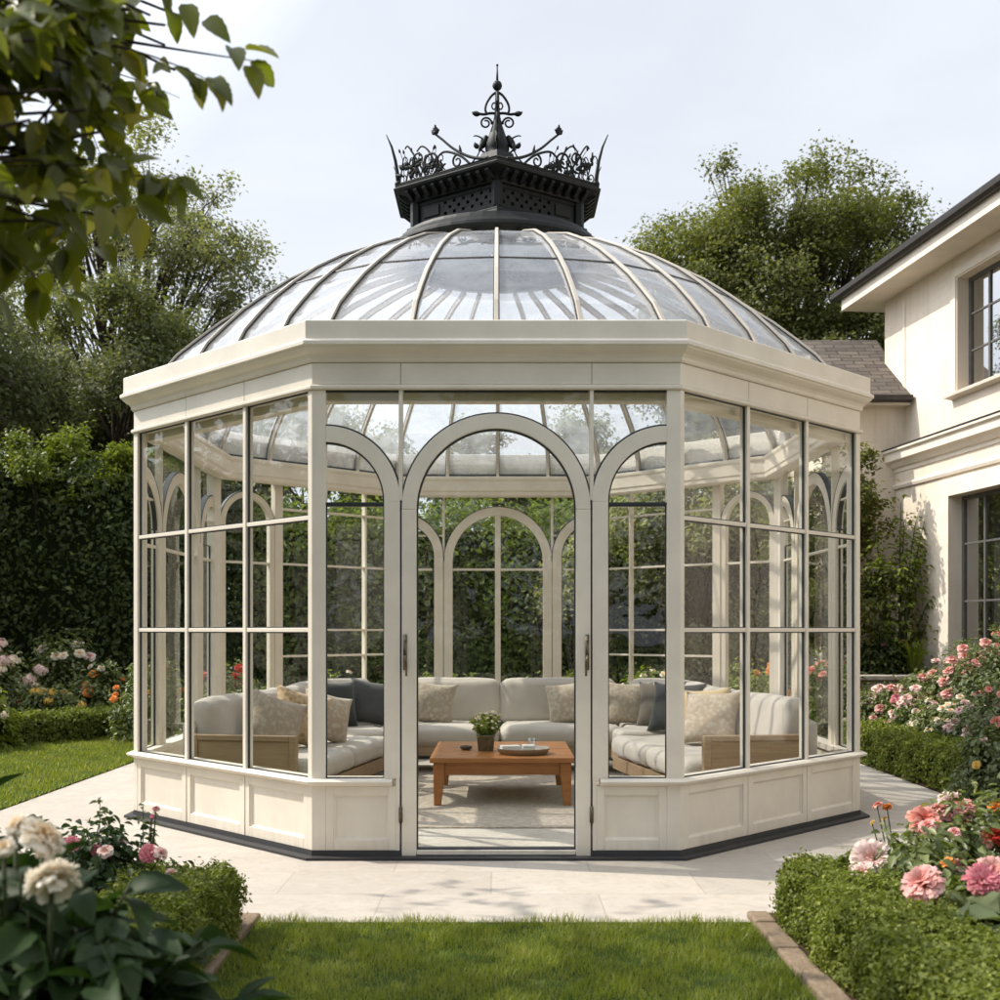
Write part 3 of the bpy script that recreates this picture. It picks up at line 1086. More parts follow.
def arch_side(fr, g, gl, T, sgn, zbot, tr=True):
    """quarter-arch side light between the jamb line and the corner"""
    uc = sgn * UC
    r1 = UC - JD - 0.004          # outer radius
    r0 = r1 - 0.105
    a0, a1 = (PI / 2, PI) if sgn > 0 else (0, PI / 2)
    zc = 2.838 - r1
    arch_band(fr, T, uc, zc, r0, r1, a0, a1, W0, W1 + 0.004)
    arch_band(g, T, uc, zc, r1, r1 + 0.012, a0, a1, W0, W1 - 0.006)
    arch_band(g, T, uc, zc, r0 - 0.010, r0, a0, a1, -0.02, 0.016)
    e = sorted((uc - sgn * r0, uc - sgn * r1))
    fr.box(e[0], e[1], W0, W1 + 0.004, zbot, zc, T)
    lo, hi = sorted((uc, uc - sgn * r0))
    gasket_rect(g, T, lo, hi, zbot, zc + 0.001 if not tr else 2.32)
    if tr:
        g.box(lo, hi, -0.02, 0.022, 2.318, 2.338, T)
        fr.box(lo, hi, -0.034, -0.02, 2.312, 2.342, T)
    # glass: straight part plus quarter disc, and the piece above the arch
    quad(gl, T, lo, hi, zbot, zc)
    n = 14
    vs = [T(uc, 0, zc)] + [T(uc + r0 * math.cos(a0 + (a1 - a0) * i / n), 0, zc + r0 * math.sin(a0 + (a1 - a0) * i / n)) for i in range(n + 1)]
    gl.add(vs, [(0, i, i + 1) for i in range(1, n + 1)])
    for i in range(n):
        p, q = a0 + (a1 - a0) * i / n, a0 + (a1 - a0) * (i + 1) / n
        gl.add([T(uc + r1 * math.cos(p), 0, zc + r1 * math.sin(p)), T(uc + r1 * math.cos(q), 0, zc + r1 * math.sin(q)), T(uc + r1 * math.cos(q), 0, ZH), T(uc + r1 * math.cos(p), 0, ZH)], [(0, 1, 2, 3)])


def spandrel(gl, T, ro, n=28):
    for i in range(n):
        p, q = PI * i / n, PI * (i + 1) / n
        gl.add([T(ro * math.cos(p), 0, SP + ro * math.sin(p)), T(ro * math.cos(q), 0, SP + ro * math.sin(q)), T(ro * math.cos(q), 0, ZH), T(ro * math.cos(p), 0, ZH)], [(0, 1, 2, 3)])


def disc_glass(gl, T, ri, zb, n=28):
    vs = [T(ri * math.cos(PI * i / n), 0, SP + ri * math.sin(PI * i / n)) for i in range(n + 1)]
    vs += [T(-ri, 0, zb), T(ri, 0, zb)]
    gl.add(vs, [tuple(range(len(vs)))])


def front_face():
    T = FT(0)
    for s in (-1, 1):
        fr, g, gl = MB(), MB(), MB()
        fr.box(s * JD - 0.013, s * JD + 0.013, W0, W1, SP + 0.06, ZH, T)
        arch_side(fr, g, gl, T, s, ZS1)
        lo, hi = sorted((s * 0.648, s * UC))
        g.box(lo, hi, -0.02, 0.014, ZH - 0.012, ZH, T)
        f = fr.build('side_window', M['paint'], PAV, bevel=0.003)
        link('gasket', g.mesh('gasket'), M['gasket'], f)
        link('pane', gl.mesh('pane'), M['glass'], f)
    g, gl = MB(), MB()
    g.box(-JD + 0.02, JD - 0.02, -0.02, 0.014, ZH - 0.012, ZH, T)
    spandrel(gl, T, RO)
    f = gl.build('fanlight', M['glass'], PAV)
    link('gasket', g.mesh('gasket'), M['gasket'], f)
    for s in (-1, 1):
        lo, hi = sorted((s * 0.668, s * UC))
        kick_panel(T, lo, hi)
        b = MB()
        lo, hi = sorted((s * 0.642, s * 0.668)); b.box(lo, hi, -0.05, 0.030, 0.02, ZS0 + 0.052, T)
        b.build('door_jamb', M['paint'], PAV, bevel=0.003)
    # the arched door
    d, dg, dp = MB(), MB(), MB()
    arch_band(d, T, 0, SP, RI, RO, 0, PI, -0.03, 0.036, 40)
    for s in (-1, 1):
        lo, hi = sorted((s * RI, s * RO)); d.box(lo, hi, -0.03, 0.036, 0.012, SP, T)
    d.box(-RI, RI, -0.03, 0.034, 0.012, 0.058, T)
    arch_band(dg, T, 0, SP, RO, RO + 0.011, 0, PI, -0.03, 0.024, 40)
    arch_band(dg, T, 0, SP, RI - 0.010, RI, 0, PI, -0.018, 0.02, 40)
    for s in (-1, 1):
        lo, hi = sorted((s * (RI - 0.009), s * RI)); dg.box(lo, hi, -0.018, 0.02, 0.058, SP, T)
        lo, hi = sorted((s * RO, s * (RO + 0.009))); dg.box(lo, hi, -0.03, 0.024, 0.02, SP, T)
    dg.box(-RI + 0.009, RI - 0.009, -0.018, 0.02, 0.058, 0.068, T)
    disc_glass(dp, T, RI, 0.058)
    dm = d.build('door', M['paint'], PAV, bevel=0.005)
    link('gasket', dg.mesh('gasket'), M['gasket'], dm)
    link('pane', dp.mesh('pane'), M['glass'], dm)
    for s in (-1, 1):
        h = MB()
        u = s * 0.605
        h.box(u - 0.013, u + 0.013, 0.037, 0.045, 1.24, 1.47, T)
        h.tube([T(u, 0.045, 1.33), T(u, 0.085, 1.33), T(u - s * 0.01, 0.09, 1.30), T(u - s * 0.012, 0.088, 1.20)], [0.008, 0.008, 0.0085, 0.007], 8)
        h.tube([T(u, 0.044, 1.43), T(u, 0.056, 1.43)], 0.009, 10)
        h.build('handle', M['brass'], dm, True)
        h = MB()
        u = s * 0.634
        h.box(u - 0.012, u + 0.012, 0.034, 0.044, 0.24, 0.34, T)
        h.tube([T(u, 0.046, 0.235), T(u, 0.046, 0.345)], 0.008, 8)
        h.build('hinge', M['brass'], dm, True)


def arched_face(th):
    """side and rear faces: round-headed light in the middle, half arches beside it"""
    T = FT(th)
    fr, g, gl = MB(), MB(), MB()
    for s in (-1, 1):
        fr.box(s * JD - 0.013, s * JD + 0.013, W0, W1, SP + 0.06, ZH, T)
        arch_side(fr, g, gl, T, s, ZS1, False)
        lo, hi = sorted((s * RI, s * (RO + 0.004))); fr.box(lo, hi, W0, W1, ZS1, SP, T)
        lo, hi = sorted((s * 0.77, s * UC)); fr.box(lo, hi, -0.02, 0.02, 2.185, 2.209, T)
        lo, hi = sorted((s * 0.63, s * UC)); fr.box(lo, hi, -0.018, 0.016, 2.578, 2.596, T)
        lo, hi = sorted((s * (0.035 if abs(th) > 3 else 0.0), s * RI)); fr.box(lo, hi, -0.02, 0.02, 2.185, 2.209, T)
    arch_band(fr, T, 0, SP, RI, RO, 0, PI, W0, W1, 36)
    if abs(th) > 3:
        fr.box(-0.033, 0.033, W0 + 0.003, W1 + 0.003, ZS1, SP + RI - 0.004, T)
    arch_band(g, T, 0, SP, RO, RO + 0.008, 0, PI, -0.03, 0.02, 36)
    spandrel(gl, T, RO)
    disc_glass(gl, T, RI, ZS1)
    f = fr.build('window', M['paint_in'], PAV, bevel=0.003)
    link('gasket', g.mesh('gasket'), M['gasket'], f)
    link('pane', gl.mesh('pane'), M['glass'], f)
    for a, c in ((-UC, -0.66), (-0.64, 0.64), (0.66, UC)):
        kick_panel(T, a, c)


def mixed_face(th, mir):
    """diagonal rear faces: one slim arch at the outer end, a stout post, then plain lights with thin bars"""
    T0 = FT(th)
    T = (lambda u, w, z: T0(-u, w, z)) if mir else T0
    fr, g, gl = MB(), MB(), MB()
    u = lambda t: -LH + 2 * LH * t
    c, hw = (u(0.035) + u(0.305)) / 2, (u(0.305) - u(0.035)) / 2
    zc = 2.93 - hw
    arch_band(fr, T, c, zc, hw - 0.06, hw, 0, PI, W0, W1, 24)
    for s in (-1, 1):
        lo, hi = sorted((c + s * (hw - 0.06), c + s * hw)); fr.box(lo, hi, W0, W1, ZS1, zc, T)
    fr.box(c + hw, c + hw + 0.10, W0 - 0.01, W1 + 0.004, ZS1, ZH, T)
    p0 = c + hw + 0.10
    fr.box(c - hw + 0.06, c + hw - 0.06, -0.02, 0.02, 2.185, 2.209, T)
    mu = u(0.815)
    fr.box(mu - 0.013, mu + 0.013, W0, W1, ZS1, ZH, T)
    for z in (1.22, 1.5, 2.2, 2.78):
        fr.box(p0, mu - 0.013, -0.02, 0.02, z - 0.011, z + 0.011, T)
        fr.box(mu + 0.013, UC, -0.02, 0.02, z - 0.011, z + 0.011, T)
    quad(gl, T, -UC, UC, ZS1, ZH)
    arch_band(g, T, c, zc, hw, hw + 0.008, 0, PI, -0.03, 0.02, 24)
    f = fr.build('window', M['paint_in'], PAV, bevel=0.003)
    link('gasket', g.mesh('gasket'), M['gasket'], f)
    link('pane', gl.mesh('pane'), M['glass'], f)
    for a, e in ((-UC, c + hw), (c + hw + 0.02, mu - 0.2), (mu - 0.18, UC)):
        kick_panel(T, a, e)


front_face()
grid_face(R_(45)); grid_face(R_(-45))
for t_a in (90, -90, 180):
    arched_face(R_(t_a))
mixed_face(R_(135), False)      # u runs from the right side corner towards the rear
mixed_face(R_(-135), True)

# frieze, bead, cornice, inner beam
b = MB(); oct_ring(b, [(-0.07, ZH), (0.042, ZH), (0.05, ZH + 0.008), (0.05, ZH + 0.024), (0.038, ZH + 0.032), (0.014, ZH + 0.034), (0.014, 3.255), (-0.07, 3.255)])
b.build('frieze', M['paint'], PAV)
cuts = {0: [-LH - 0.012, -JD, JD, LH + 0.012]}
b = MB()
for k in range(8):
    T = FT(R_(45 * k))
    cu = cuts.get(k, [-LH - 0.012, -LH / 3, LH / 3, LH + 0.012])
    for i in range(3):
        b.box(cu[i] + (0.0025 if i else 0), cu[i + 1] - (0.0025 if i < 2 else 0), 0.0142, 0.0285, ZH + 0.036, 3.252, T)
b.build('frieze_board', M['paint'], PAV, bevel=0.002)
b = MB(); oct_ring(b, [(-0.06, 3.256), (0.040, 3.254), (0.048, 3.266), (0.052, 3.285), (0.066, 3.302), (0.092, 3.318), (0.112, 3.334), (0.118, 3.346), (0.130, 3.350), (0.130, 3.376), (0.112, 3.384), (0.104, 3.392), (0.104, 3.508), (0.10, 3.515), (-0.03, 3.522), (-0.06, 3.515)])
b.build('cornice', M['paint'], PAV, bevel=0.003)
b = MB(); oct_ring(b, [(-0.075, 3.02), (-0.19, 3.02), (-0.205, 3.035), (-0.205, 3.07), (-0.215, 3.085), (-0.215, 3.19), (-0.225, 3.215), (-0.225, 3.245), (-0.10, 3.25), (-0.075, 3.248)])
b.build('ring_beam', M['paint_in'], PAV, bevel=0.004)

# dome: 32 ribs standing on the octagon, rounding towards the crown
DPROF = [(2.851, 3.255), (2.826, 3.4), (2.759, 3.56), (2.657, 3.72), (2.514, 3.87), (2.361, 4.02), (2.177, 4.17), (1.962, 4.33), (1.717, 4.48), (1.431, 4.62), (1.09, 4.735), (0.8, 4.8)]
NR = 32


def dome_pt(j, r, z, s):
    k, q = j // 4, (j % 4) / 4
    a0, a1 = R_(22.5 + 45 * k), R_(22.5 + 45 * (k + 1))
    rv = 1 / math.cos(PI / 8)
    x = rv * (math.sin(a0) * (1 - q) + math.sin(a1) * q)
    y = -rv * (math.cos(a0) * (1 - q) + math.cos(a1) * q)
    h = math.hypot(x, y)
    m = min(1, s * 1.25)
    m = m * m * (3 - 2 * m)
    rr = (1 - m) * h + m * 1.04
    return Vector((x / h * rr * r, y / h * rr * r, z))


NP_ = len(DPROF)
gl = MB()
vs = []
for i, (r, z) in enumerate(DPROF):
    for j in range(NR):
        vs.append(dome_pt(j, r, z, i / (NP_ - 1)))
gl.add(vs, [(i * NR + j, i * NR + (j + 1) % NR, (i + 1) * NR + (j + 1) % NR, (i + 1) * NR + j) for i in range(NP_ - 1) for j in range(NR)])
DOME = gl.build('dome', M['dome_glass'], PAV)


def rib_mesh(j, hw, h0, h1):
    b = MB()
    rings = []
    for i, (r, z) in enumerate(DPROF):
        p = dome_pt(j, r, z, i / (NP_ - 1))
        p2 = dome_pt(j, *DPROF[min(i + 1, NP_ - 1)], min(i + 1, NP_ - 1) / (NP_ - 1))
        p1 = dome_pt(j, *DPROF[max(i - 1, 0)], max(i - 1, 0) / (NP_ - 1))
        t = (p2 - p1).normalized()
        side = Vector((-p.y, p.x, 0)).normalized()
        n = t.cross(side)
        if n.z < 0:
            n = -n
        q = hw * (1 - 0.25 * i / (NP_ - 1))
        g1 = h1 * (1 - 0.6 * (i / (NP_ - 1)) ** 3)
        rings.append([p + side * q + n * h0, p - side * q + n * h0, p - side * q + n * g1, p + side * q + n * g1])
    b.loft(rings)
    return b


for j in range(NR):
    o = rib_mesh(j, 0.0165, -0.045, 0.032).build('rib', M['rib'], DOME, bevel=0.003)
    link('gasket', rib_mesh(j, 0.0235, 0.002, 0.014).mesh('gasket'), M['gasket'], o)  # dark gasket strips, also painting in the ribs' backlit shade
gi = 6
b = MB(); b.tube([dome_pt(j, *DPROF[gi], gi / (NP_ - 1)) for j in list(range(NR)) + [0]], 0.009, 6); b.build('ring_bar', M['winframe'], DOME, True)
b = MB(); b.tube([dome_pt(j, *DPROF[0], 0) + Vector((0, 0, 0.012)) for j in list(range(NR)) + [0]], 0.022, 6); b.build('base_bar', M['gasket'], DOME, True)

# ---- iron crown: hexagonal lantern with a corner to the front
def hexp(R, z, k):
    a = R_((0, 70, 110, 180, 250, 290)[k % 6])
    R *= 0.908
    return Vector((R * math.sin(a), -R * math.cos(a), z))


def hex_ring(b, prof):
    b.loft([[hexp(r, z, k) for r, z in prof] for k in range(6)], True, False, True)


CR = MB()
n_ = 48
CR.loft([[(r * math.sin(2 * PI * j / n_), -r * math.cos(2 * PI * j / n_), z) for j in range(n_)] for r, z in
         [(0.80, 4.80), (1.0, 4.835), (1.015, 4.85), (1.01, 4.88), (0.985, 4.90), (0.945, 4.925), (0.91, 4.955), (0.895, 4.985), (0.60, 4.99)]], True, False)
CROWN = CR.build('crown', M['iron'], PAV, bevel=0.003)
b = MB(); hex_ring(b, [(0.70, 4.97), (0.985, 4.97), (0.99, 4.988), (0.965, 4.998), (0.945, 5.015), (0.945, 5.035), (0.92, 5.045), (0.905, 5.062), (0.86, 5.065), (0.70, 5.065)])
b.build('base_moulding', M['iron'], CROWN, bevel=0.003)
# body: corner posts, top and bottom rails, lattice panels
for k in range(6):
    p = hexp(0.855, 0, k)
    b = MB(); b.lathe([(0.05, 5.06), (0.05, 5.27)], 6, (p.x, p.y, 0), R_(60 * k))
    b.build('lantern_post', M['iron'], CROWN, bevel=0.003)
for k in range(6):
    p, q = hexp(0.845, 0, k), hexp(0.845, 0, k + 1)
    ax = (q - p).normalized()
    nn = Vector((ax.y, -ax.x, 0))
    T = lambda u, w, z, p=p, ax=ax, nn=nn: tuple(p + ax * u + nn * w + Vector((0, 0, z)))
    b = MB()
    L = (q - p).length
    b.box(0.04, L - 0.04, -0.02, 0.012, 5.06, 5.095, T)
    b.box(0.04, L - 0.04, -0.02, 0.012, 5.235, 5.275, T)
    # solid outer ends, pierced middle
    x0, x1 = 0.04, L - 0.04
    if L > 0.6:
        if k in (0, 3):
            b.box(0.58, L - 0.04, -0.014, 0.004, 5.095, 5.235, T); x1 = 0.58
            b.box(0.62, L - 0.09, 0.004, 0.016, 5.12, 5.21, T)
        else:
            b.box(0.04, L - 0.58, -0.014, 0.004, 5.095, 5.235, T); x0 = L - 0.58
            b.box(0.09, L - 0.62, 0.004, 0.016, 5.12, 5.21, T)
    nx, nz_ = int((x1 - x0) / 0.045), 3
    dx, dz = (x1 - x0) / nx, 0.14 / nz_
    for i in range(nx + 1):
        b.box(x0 + i * dx - 0.010, x0 + i * dx + 0.010, -0.012, 0.002, 5.095, 5.235, T)
    for i in range(nz_ + 1):
        b.box(x0, x1, -0.011, 0.003, 5.095 + i * dz - 0.010, 5.095 + i * dz + 0.010, T)
    for i in range(nx):
        for jj in range(nz_):
            if (i + jj) % 2:
                b.box(x0 + i * dx, x0 + (i + 1) * dx, -0.010, 0.0015, 5.095 + jj * dz, 5.095 + (jj + 1) * dz, T)
    b.build('lattice_panel', M['iron'], CROWN, bevel=0.0015)
b = MB(); hex_ring(b, [(0.80, 5.265), (0.90, 5.265), (0.915, 5.285), (0.935, 5.30), (0.935, 5.315), (1.03, 5.345), (1.075, 5.352), (1.085, 5.372), (1.065, 5.385), (1.07, 5.40), (1.0, 5.41), (0.80, 5.42)])
for k in range(6):
    p, q = hexp(0.935, 0, k), hexp(0.935, 0, k + 1)
    ax = (q - p).normalized()
    nn = Vector((ax.y, -ax.x, 0))
    T = lambda u, w, z, p=p, ax=ax, nn=nn: tuple(p + ax * u + nn * w + Vector((0, 0, z)))
    Lc = (q - p).length
    nd = max(4, round(Lc / 0.1))
    for i in range(nd):
        u = Lc * (i + 0.5) / nd
        b.prism([(-0.02, 5.275), (0.02, 5.275), (0.085, 5.325), (0.085, 5.347), (-0.02, 5.32)], u - 0.019, u + 0.019, lambda a, y, c, T=T: T(y, a, c))
b.build('lantern_cornice', M['iron'], CROWN, bevel=0.002)
b = MB(); b.loft([[hexp(r, z, k) for k in range(6)] for r, z in [(1.0, 5.405), (0.80, 5.44), (0.55, 5.50), (0.32, 5.60), (0.20, 5.72), (0.17, 5.80)]], True, True)
b.build('lantern_roof', M['iron'], CROWN, bevel=0.004)


def spiral(c, r0, r1, a0, a1, n=16):
    return [(c[0] + (r0 + (r1 - r0) * i / n) * math.cos(a0 + (a1 - a0) * i / n), c[1] + (r0 + (r1 - r0) * i / n) * math.sin(a0 + (a1 - a0) * i / n)) for i in range(n + 1)]


def flat_leaf(b, T, x, z, ang, ln, wd, th=0.012, bend=0.3):
    """curled iron leaf in the plane of T(u, w, z)"""
    rings = []
    for i in range(7):
        t = i / 6
        w = wd * math.sin(PI * min(1, 0.12 + 0.88 * t)) ** 0.8 + 0.002
        a = ang + bend * t
        cx, cz = x + ln * t * math.cos(ang + bend * t * 0.5), z + ln * t * math.sin(ang + bend * t * 0.5)
        nx, nz2 = -math.sin(a), math.cos(a)
        rings.append([T(cx + nx * w, 0, cz + nz2 * w), T(cx, th, cz), T(cx - nx * w, 0, cz - nz2 * w), T(cx, -th, cz)])
    b.loft(rings)


def curve(b, T, pts, r, n=6, taper=1.0):
    k = len(pts)
    b.tube([T(p[0], 0, p[1]) for p in pts], [r * (1 - (1 - taper) * i / (k - 1)) for i in range(k)], n)


def catm(pts, n=6):
    out = []
    P = [pts[0]] + list(pts) + [pts[-1]]
    for i in range(1, len(P) - 2):
        for j in range(n):
            t = j / n
            out.append(tuple(0.5 * ((2 * P[i][a]) + (-P[i - 1][a] + P[i + 1][a]) * t + (2 * P[i - 1][a] - 5 * P[i][a] + 4 * P[i + 1][a] - P[i + 2][a]) * t * t
                                    + (-P[i - 1][a] + 3 * P[i][a] - 3 * P[i + 1][a] + P[i + 2][a]) * t ** 3) for a in (0, 1)))
    out.append(tuple(pts[-1]))
    return out


# central finial (built crosswise in two planes so that it is round from every side)
Z0 = 5.78
FIN = MB()
FIN.lathe([(0.15, Z0 - 0.05), (0.13, Z0), (0.085, Z0 + 0.03), (0.10, Z0 + 0.07), (0.105, Z0 + 0.12), (0.08, Z0 + 0.20), (0.045, Z0 + 0.30), (0.028, Z0 + 0.38), (0.022, Z0 + 0.46), (0.018, Z0 + 0.60)], 14)
FIN.ball((0, 0, Z0 + 0.655), 0.045, 12)
FIN.tube([(0, 0, Z0 + 0.69), (0, 0, Z0 + 0.76), (0, 0, Z0 + 0.83)], [0.012, 0.009, 0.006], 8)
FIN.ball((0, 0, Z0 + 0.84), 0.012, 6)
for rz in (0, PI / 2):
    T = lambda u, w, z, rz=rz: (u * math.cos(rz) - w * math.sin(rz), u * math.sin(rz) + w * math.cos(rz), Z0 + z)
    for s in (-1, 1):
        S = lambda u, w, z, s=s, T=T: T(s * u, w, z)
        # acanthus sheath
        flat_leaf(FIN, S, 0.05, 0.0, R_(75), 0.22, 0.05, 0.03, 0.7)
        flat_leaf(FIN, S, 0.10, 0.20, R_(-75), 0.15, 0.035, 0.02, 0.5)
        flat_leaf(FIN, S, 0.02, 0.02, R_(88), 0.33, 0.04, 0.03, 0.15)
        # round scrolls
        curve(FIN, S, spiral((0.105, 0.315), 0.055, 0.022, R_(190), R_(-300), 26), 0.010, 6, 0.8)
        curve(FIN, S, catm([(0.015, 0.25), (0.03, 0.31), (0.05, 0.325)]), 0.011)
        # cross arm with leaf tip
        curve(FIN, S, catm([(0.0, 0.40), (0.06, 0.405), (0.12, 0.395), (0.17, 0.40)]), 0.012)
        flat_leaf(FIN, S, 0.16, 0.398, R_(-4), 0.075, 0.024, 0.016, 0.6)
        # heart above
        curve(FIN, S, catm([(0.0, 0.60), (0.05, 0.565), (0.095, 0.50), (0.11, 0.44), (0.095, 0.395)]), 0.0115)
        curve(FIN, S, catm([(0.0, 0.47), (0.03, 0.50), (0.05, 0.47), (0.035, 0.44), (0.015, 0.45)]), 0.007)
        # low tendrils to the rim
        curve(FIN, S, catm([(0.08, 0.10), (0.13, 0.17), (0.19, 0.20), (0.22, 0.195)]), 0.010, 6, 0.5)
        curve(FIN, S, catm([(0.05, 0.02), (0.12, 0.05), (0.16, 0.085), (0.19, 0.10)]), 0.010, 6, 0.7)
        flat_leaf(FIN, S, 0.175, 0.09, R_(35), 0.06, 0.022, 0.015, 0.8)
FIN.build('finial', M['iron'], CROWN, True)

# cresting along every edge: swan-neck scroll rising to a fleur at mid edge, leaves massed towards the outer corner
rr = random.Random(4)
for k in range(6):
    b = MB()
    near, far = (k, k + 1) if k in (0, 2, 4) else (k + 1, k)
    if k == 3:
        near, far = 3, 4
    if k in (2,):
        near, far = 3, 2
    if k == 5:
        near, far = 6, 5
    p, q = hexp(1.04, 5.40, near), hexp(1.04, 5.40, far)
    ax = (q - p)
    Ln = ax.length
    ax.normalize()
    out = ((p + q) / 2)
    out.z = 0
    out.normalize()
    T = lambda u, w, z, p=p, ax=ax, out=out: tuple(p + ax * u + out * (w + 0.12 * z) + Vector((0, 0, z)))
    b.tube([T(0, 0, 0.015), T(Ln, 0, 0.015)], 0.010, 6)
    if Ln > 0.8:
        f = 0.62
        curve(b, T, catm([(0.10, 0.02), (0.22, 0.05), (0.33, 0.10), (0.45, 0.18), (0.55, 0.27), (f, 0.33)]), 0.014, 6, 0.75)
        curve(b, T, spiral((0.41, 0.065), 0.055, 0.016, R_(100), R_(-330), 20), 0.010, 6, 0.7)
        curve(b, T, spiral((0.70, 0.12), 0.085, 0.022, R_(200), R_(-270), 22), 0.011, 6, 0.7)
        curve(b, T, spiral((0.83, 0.17), 0.07, 0.02, R_(-60), R_(380), 20), 0.010, 6, 0.7)
        curve(b, T, catm([(0.62, 0.02), (0.70, 0.20), (0.78, 0.27), (0.84, 0.24)]), 0.010, 6, 0.7)
        curve(b, T, catm([(0.76, 0.02), (0.84, 0.16), (0.93, 0.30), (0.97, 0.29)]), 0.010, 6, 0.7)
        b.ball(T(f + 0.005, 0, 0.345), 0.020, 8)
        for a_ in (35, 65, 90, 115, 145):
            flat_leaf(b, T, f + 0.005, 0.34, R_(a_), 0.05 + 0.02 * (a_ == 90), 0.020, 0.014, 0.2)
        curve(b, T, catm([(0.28, 0.015), (0.36, 0.09), (0.47, 0.15), (0.56, 0.17), (0.63, 0.13), (0.62, 0.09)]), 0.012, 6, 0.7)
        curve(b, T, catm([(0.26, 0.02), (0.20, 0.06), (0.17, 0.10)]), 0.007, 5, 0.8)
        flat_leaf(b, T, 0.17, 0.09, R_(95), 0.06, 0.014, 0.010, 0.5)
        flat_leaf(b, T, 0.36, 0.12, R_(60), 0.07, 0.012, 0.010, 0.6)
        u0_, u1_, nn_ = 0.54, Ln - 0.03, 8
    else:
        u0_, u1_, nn_ = 0.04, Ln - 0.04, 8
    for i in range(nn_):           # unequal acanthus sprays and tendrils
        u = u0_ + (u1_ - u0_) * (i + rr.uniform(0.1, 0.9)) / nn_
        hz = rr.uniform(0.05, 0.12) + 0.10 * (u - u0_) / max(u1_ - u0_, 0.1)
        sg = rr.choice((-1, 1, 1))
        curve(b, T, catm([(u - 0.05 * sg, 0.01), (u - 0.015 * sg, hz * 0.7), (u + 0.02 * sg, hz + 0.04), (u + 0.055 * sg, hz + 0.02), (u + 0.05 * sg, hz - 0.015)]), 0.007, 6, 0.6)
        for _ in range(4):
            flat_leaf(b, T, u + rr.uniform(-0.03, 0.03), rr.uniform(0.25, 1.0) * hz, R_(rr.uniform(-60, 200)), rr.uniform(0.04, 0.085), rr.uniform(0.010, 0.021), 0.012, rr.uniform(-1.2, 1.2))
        if rr.random() < 0.75:
            tx, tz = u + rr.uniform(-0.05, 0.05), hz + rr.uniform(0.06, 0.14)
            curve(b, T, catm([(u, 0.02), (u + rr.uniform(-0.03, 0.03), tz * 0.6), (tx, tz)]), 0.0045, 5, 0.6)
            flat_leaf(b, T, tx, tz - 0.01, R_(rr.uniform(60, 120)), 0.035, 0.010, 0.008, 0.3)
        curve(b, T, spiral((u, 0.055), rr.uniform(0.03, 0.045), 0.010, R_(-90), R_(rr.choice((-1, 1)) * 330), 14), 0.006, 5)
    b.build('cresting', M['iron'], CROWN, True)
for k in range(6):              # slender horn at every corner, leaning out
    v = hexp(1.0, 0, k).normalized()
    if k in (0, 3):
        continue
    b = MB()
    P = [v * r + Vector((0, 0, z)) for r, z in ((0.94, 5.40), (0.945, 5.50), (0.965, 5.62), (1.0, 5.74), (1.05, 5.84))]
    b.tube(P, [0.020, 0.017, 0.014, 0.010, 0.004], 8)
    b.ball(v * 0.94 + Vector((0, 0, 5.42)), 0.032, 8)
    b.build('horn', M['iron'], CROWN, True)
# pierced rosette closing the crown from below
b = MB()
for r in (0.74, 0.58, 0.40, 0.22):
    b.tube([(r * math.cos(2 * PI * i / 40), r * math.sin(2 * PI * i / 40), 4.86) for i in range(41)], 0.028, 6)
for i in range(24):
    a = 2 * PI * i / 24
    b.tube([(0.2 * math.cos(a), 0.2 * math.sin(a), 4.86), (0.8 * math.cos(a), 0.8 * math.sin(a), 4.86)], 0.020, 5)
    for r in (0.31, 0.49, 0.66):
        b.ball((r * math.cos(a + 0.13), r * math.sin(a + 0.13), 4.86), 0.028, 5)
b.build('rosette', M['iron'], CROWN, True)


# ==================================================================== FURNITURE
def cushion_mesh(name, sx, sy, sz, seed=1, n=10, rnd_e=0.14, puff=0.05, wr=0.006):
    """soft box cushion centred on its base: rounded edges, crowned faces, faint wrinkles"""
    rng = np.random.default_rng(seed)
    V, idx, F = [], {}, []

    def vid(p):
        key = tuple(np.round(p, 5))
        if key not in idx:
            idx[key] = len(V)
            V.append(p)
        return idx[key]
    g = np.linspace(-1, 1, n + 1)
    g = np.sign(g) * np.abs(g) ** 0.7
    for ax in range(3):
        for s in (-1, 1):
            for i in range(n):
                for j in range(n):
                    q = []
                    for (a, c) in ((i, j), (i + 1, j), (i + 1, j + 1), (i, j + 1)):
                        p = [0, 0, 0]
                        p[ax] = s
                        p[(ax + 1) % 3], p[(ax + 2) % 3] = g[a], g[c]
                        q.append(vid(p))
                    F.append(q if s > 0 else q[::-1])
    V = np.array(V, float)
    half = np.array([sx, sy, sz]) / 2
    r = min(half) * 0.85
    P = V * half
    inner = np.clip(P, -(half - r), half - r)
    d = P - inner
    l = np.linalg.norm(d, axis=1, keepdims=True)
    mx = np.max(np.abs(d), axis=1, keepdims=True)
    P = inner + np.where(l > 1e-9, d / np.maximum(l, 1e-9) * mx, 0)
    u = V
    for ax in range(3):
        o1, o2 = (ax + 1) % 3, (ax + 2) % 3
        fall = (1 - u[:, o1] ** 2) * (1 - u[:, o2] ** 2)
        P[:, ax] += np.sign(u[:, ax]) * (np.abs(u[:, ax]) > 0.98) * fall * puff * min(sx, sy, sz)
    P += wr * np.stack([np.sin(P[:, 1] * 17 + seed) * np.sin(P[:, 2] * 23 + 2 * seed), np.sin(P[:, 0] * 19 + seed) * np.cos(P[:, 2] * 21), np.sin(P[:, 0] * 13 + seed) * np.sin(P[:, 1] * 15 + seed)], 1)
    P[:, 2] += sz / 2
    return np_mesh(name, P, F, True)


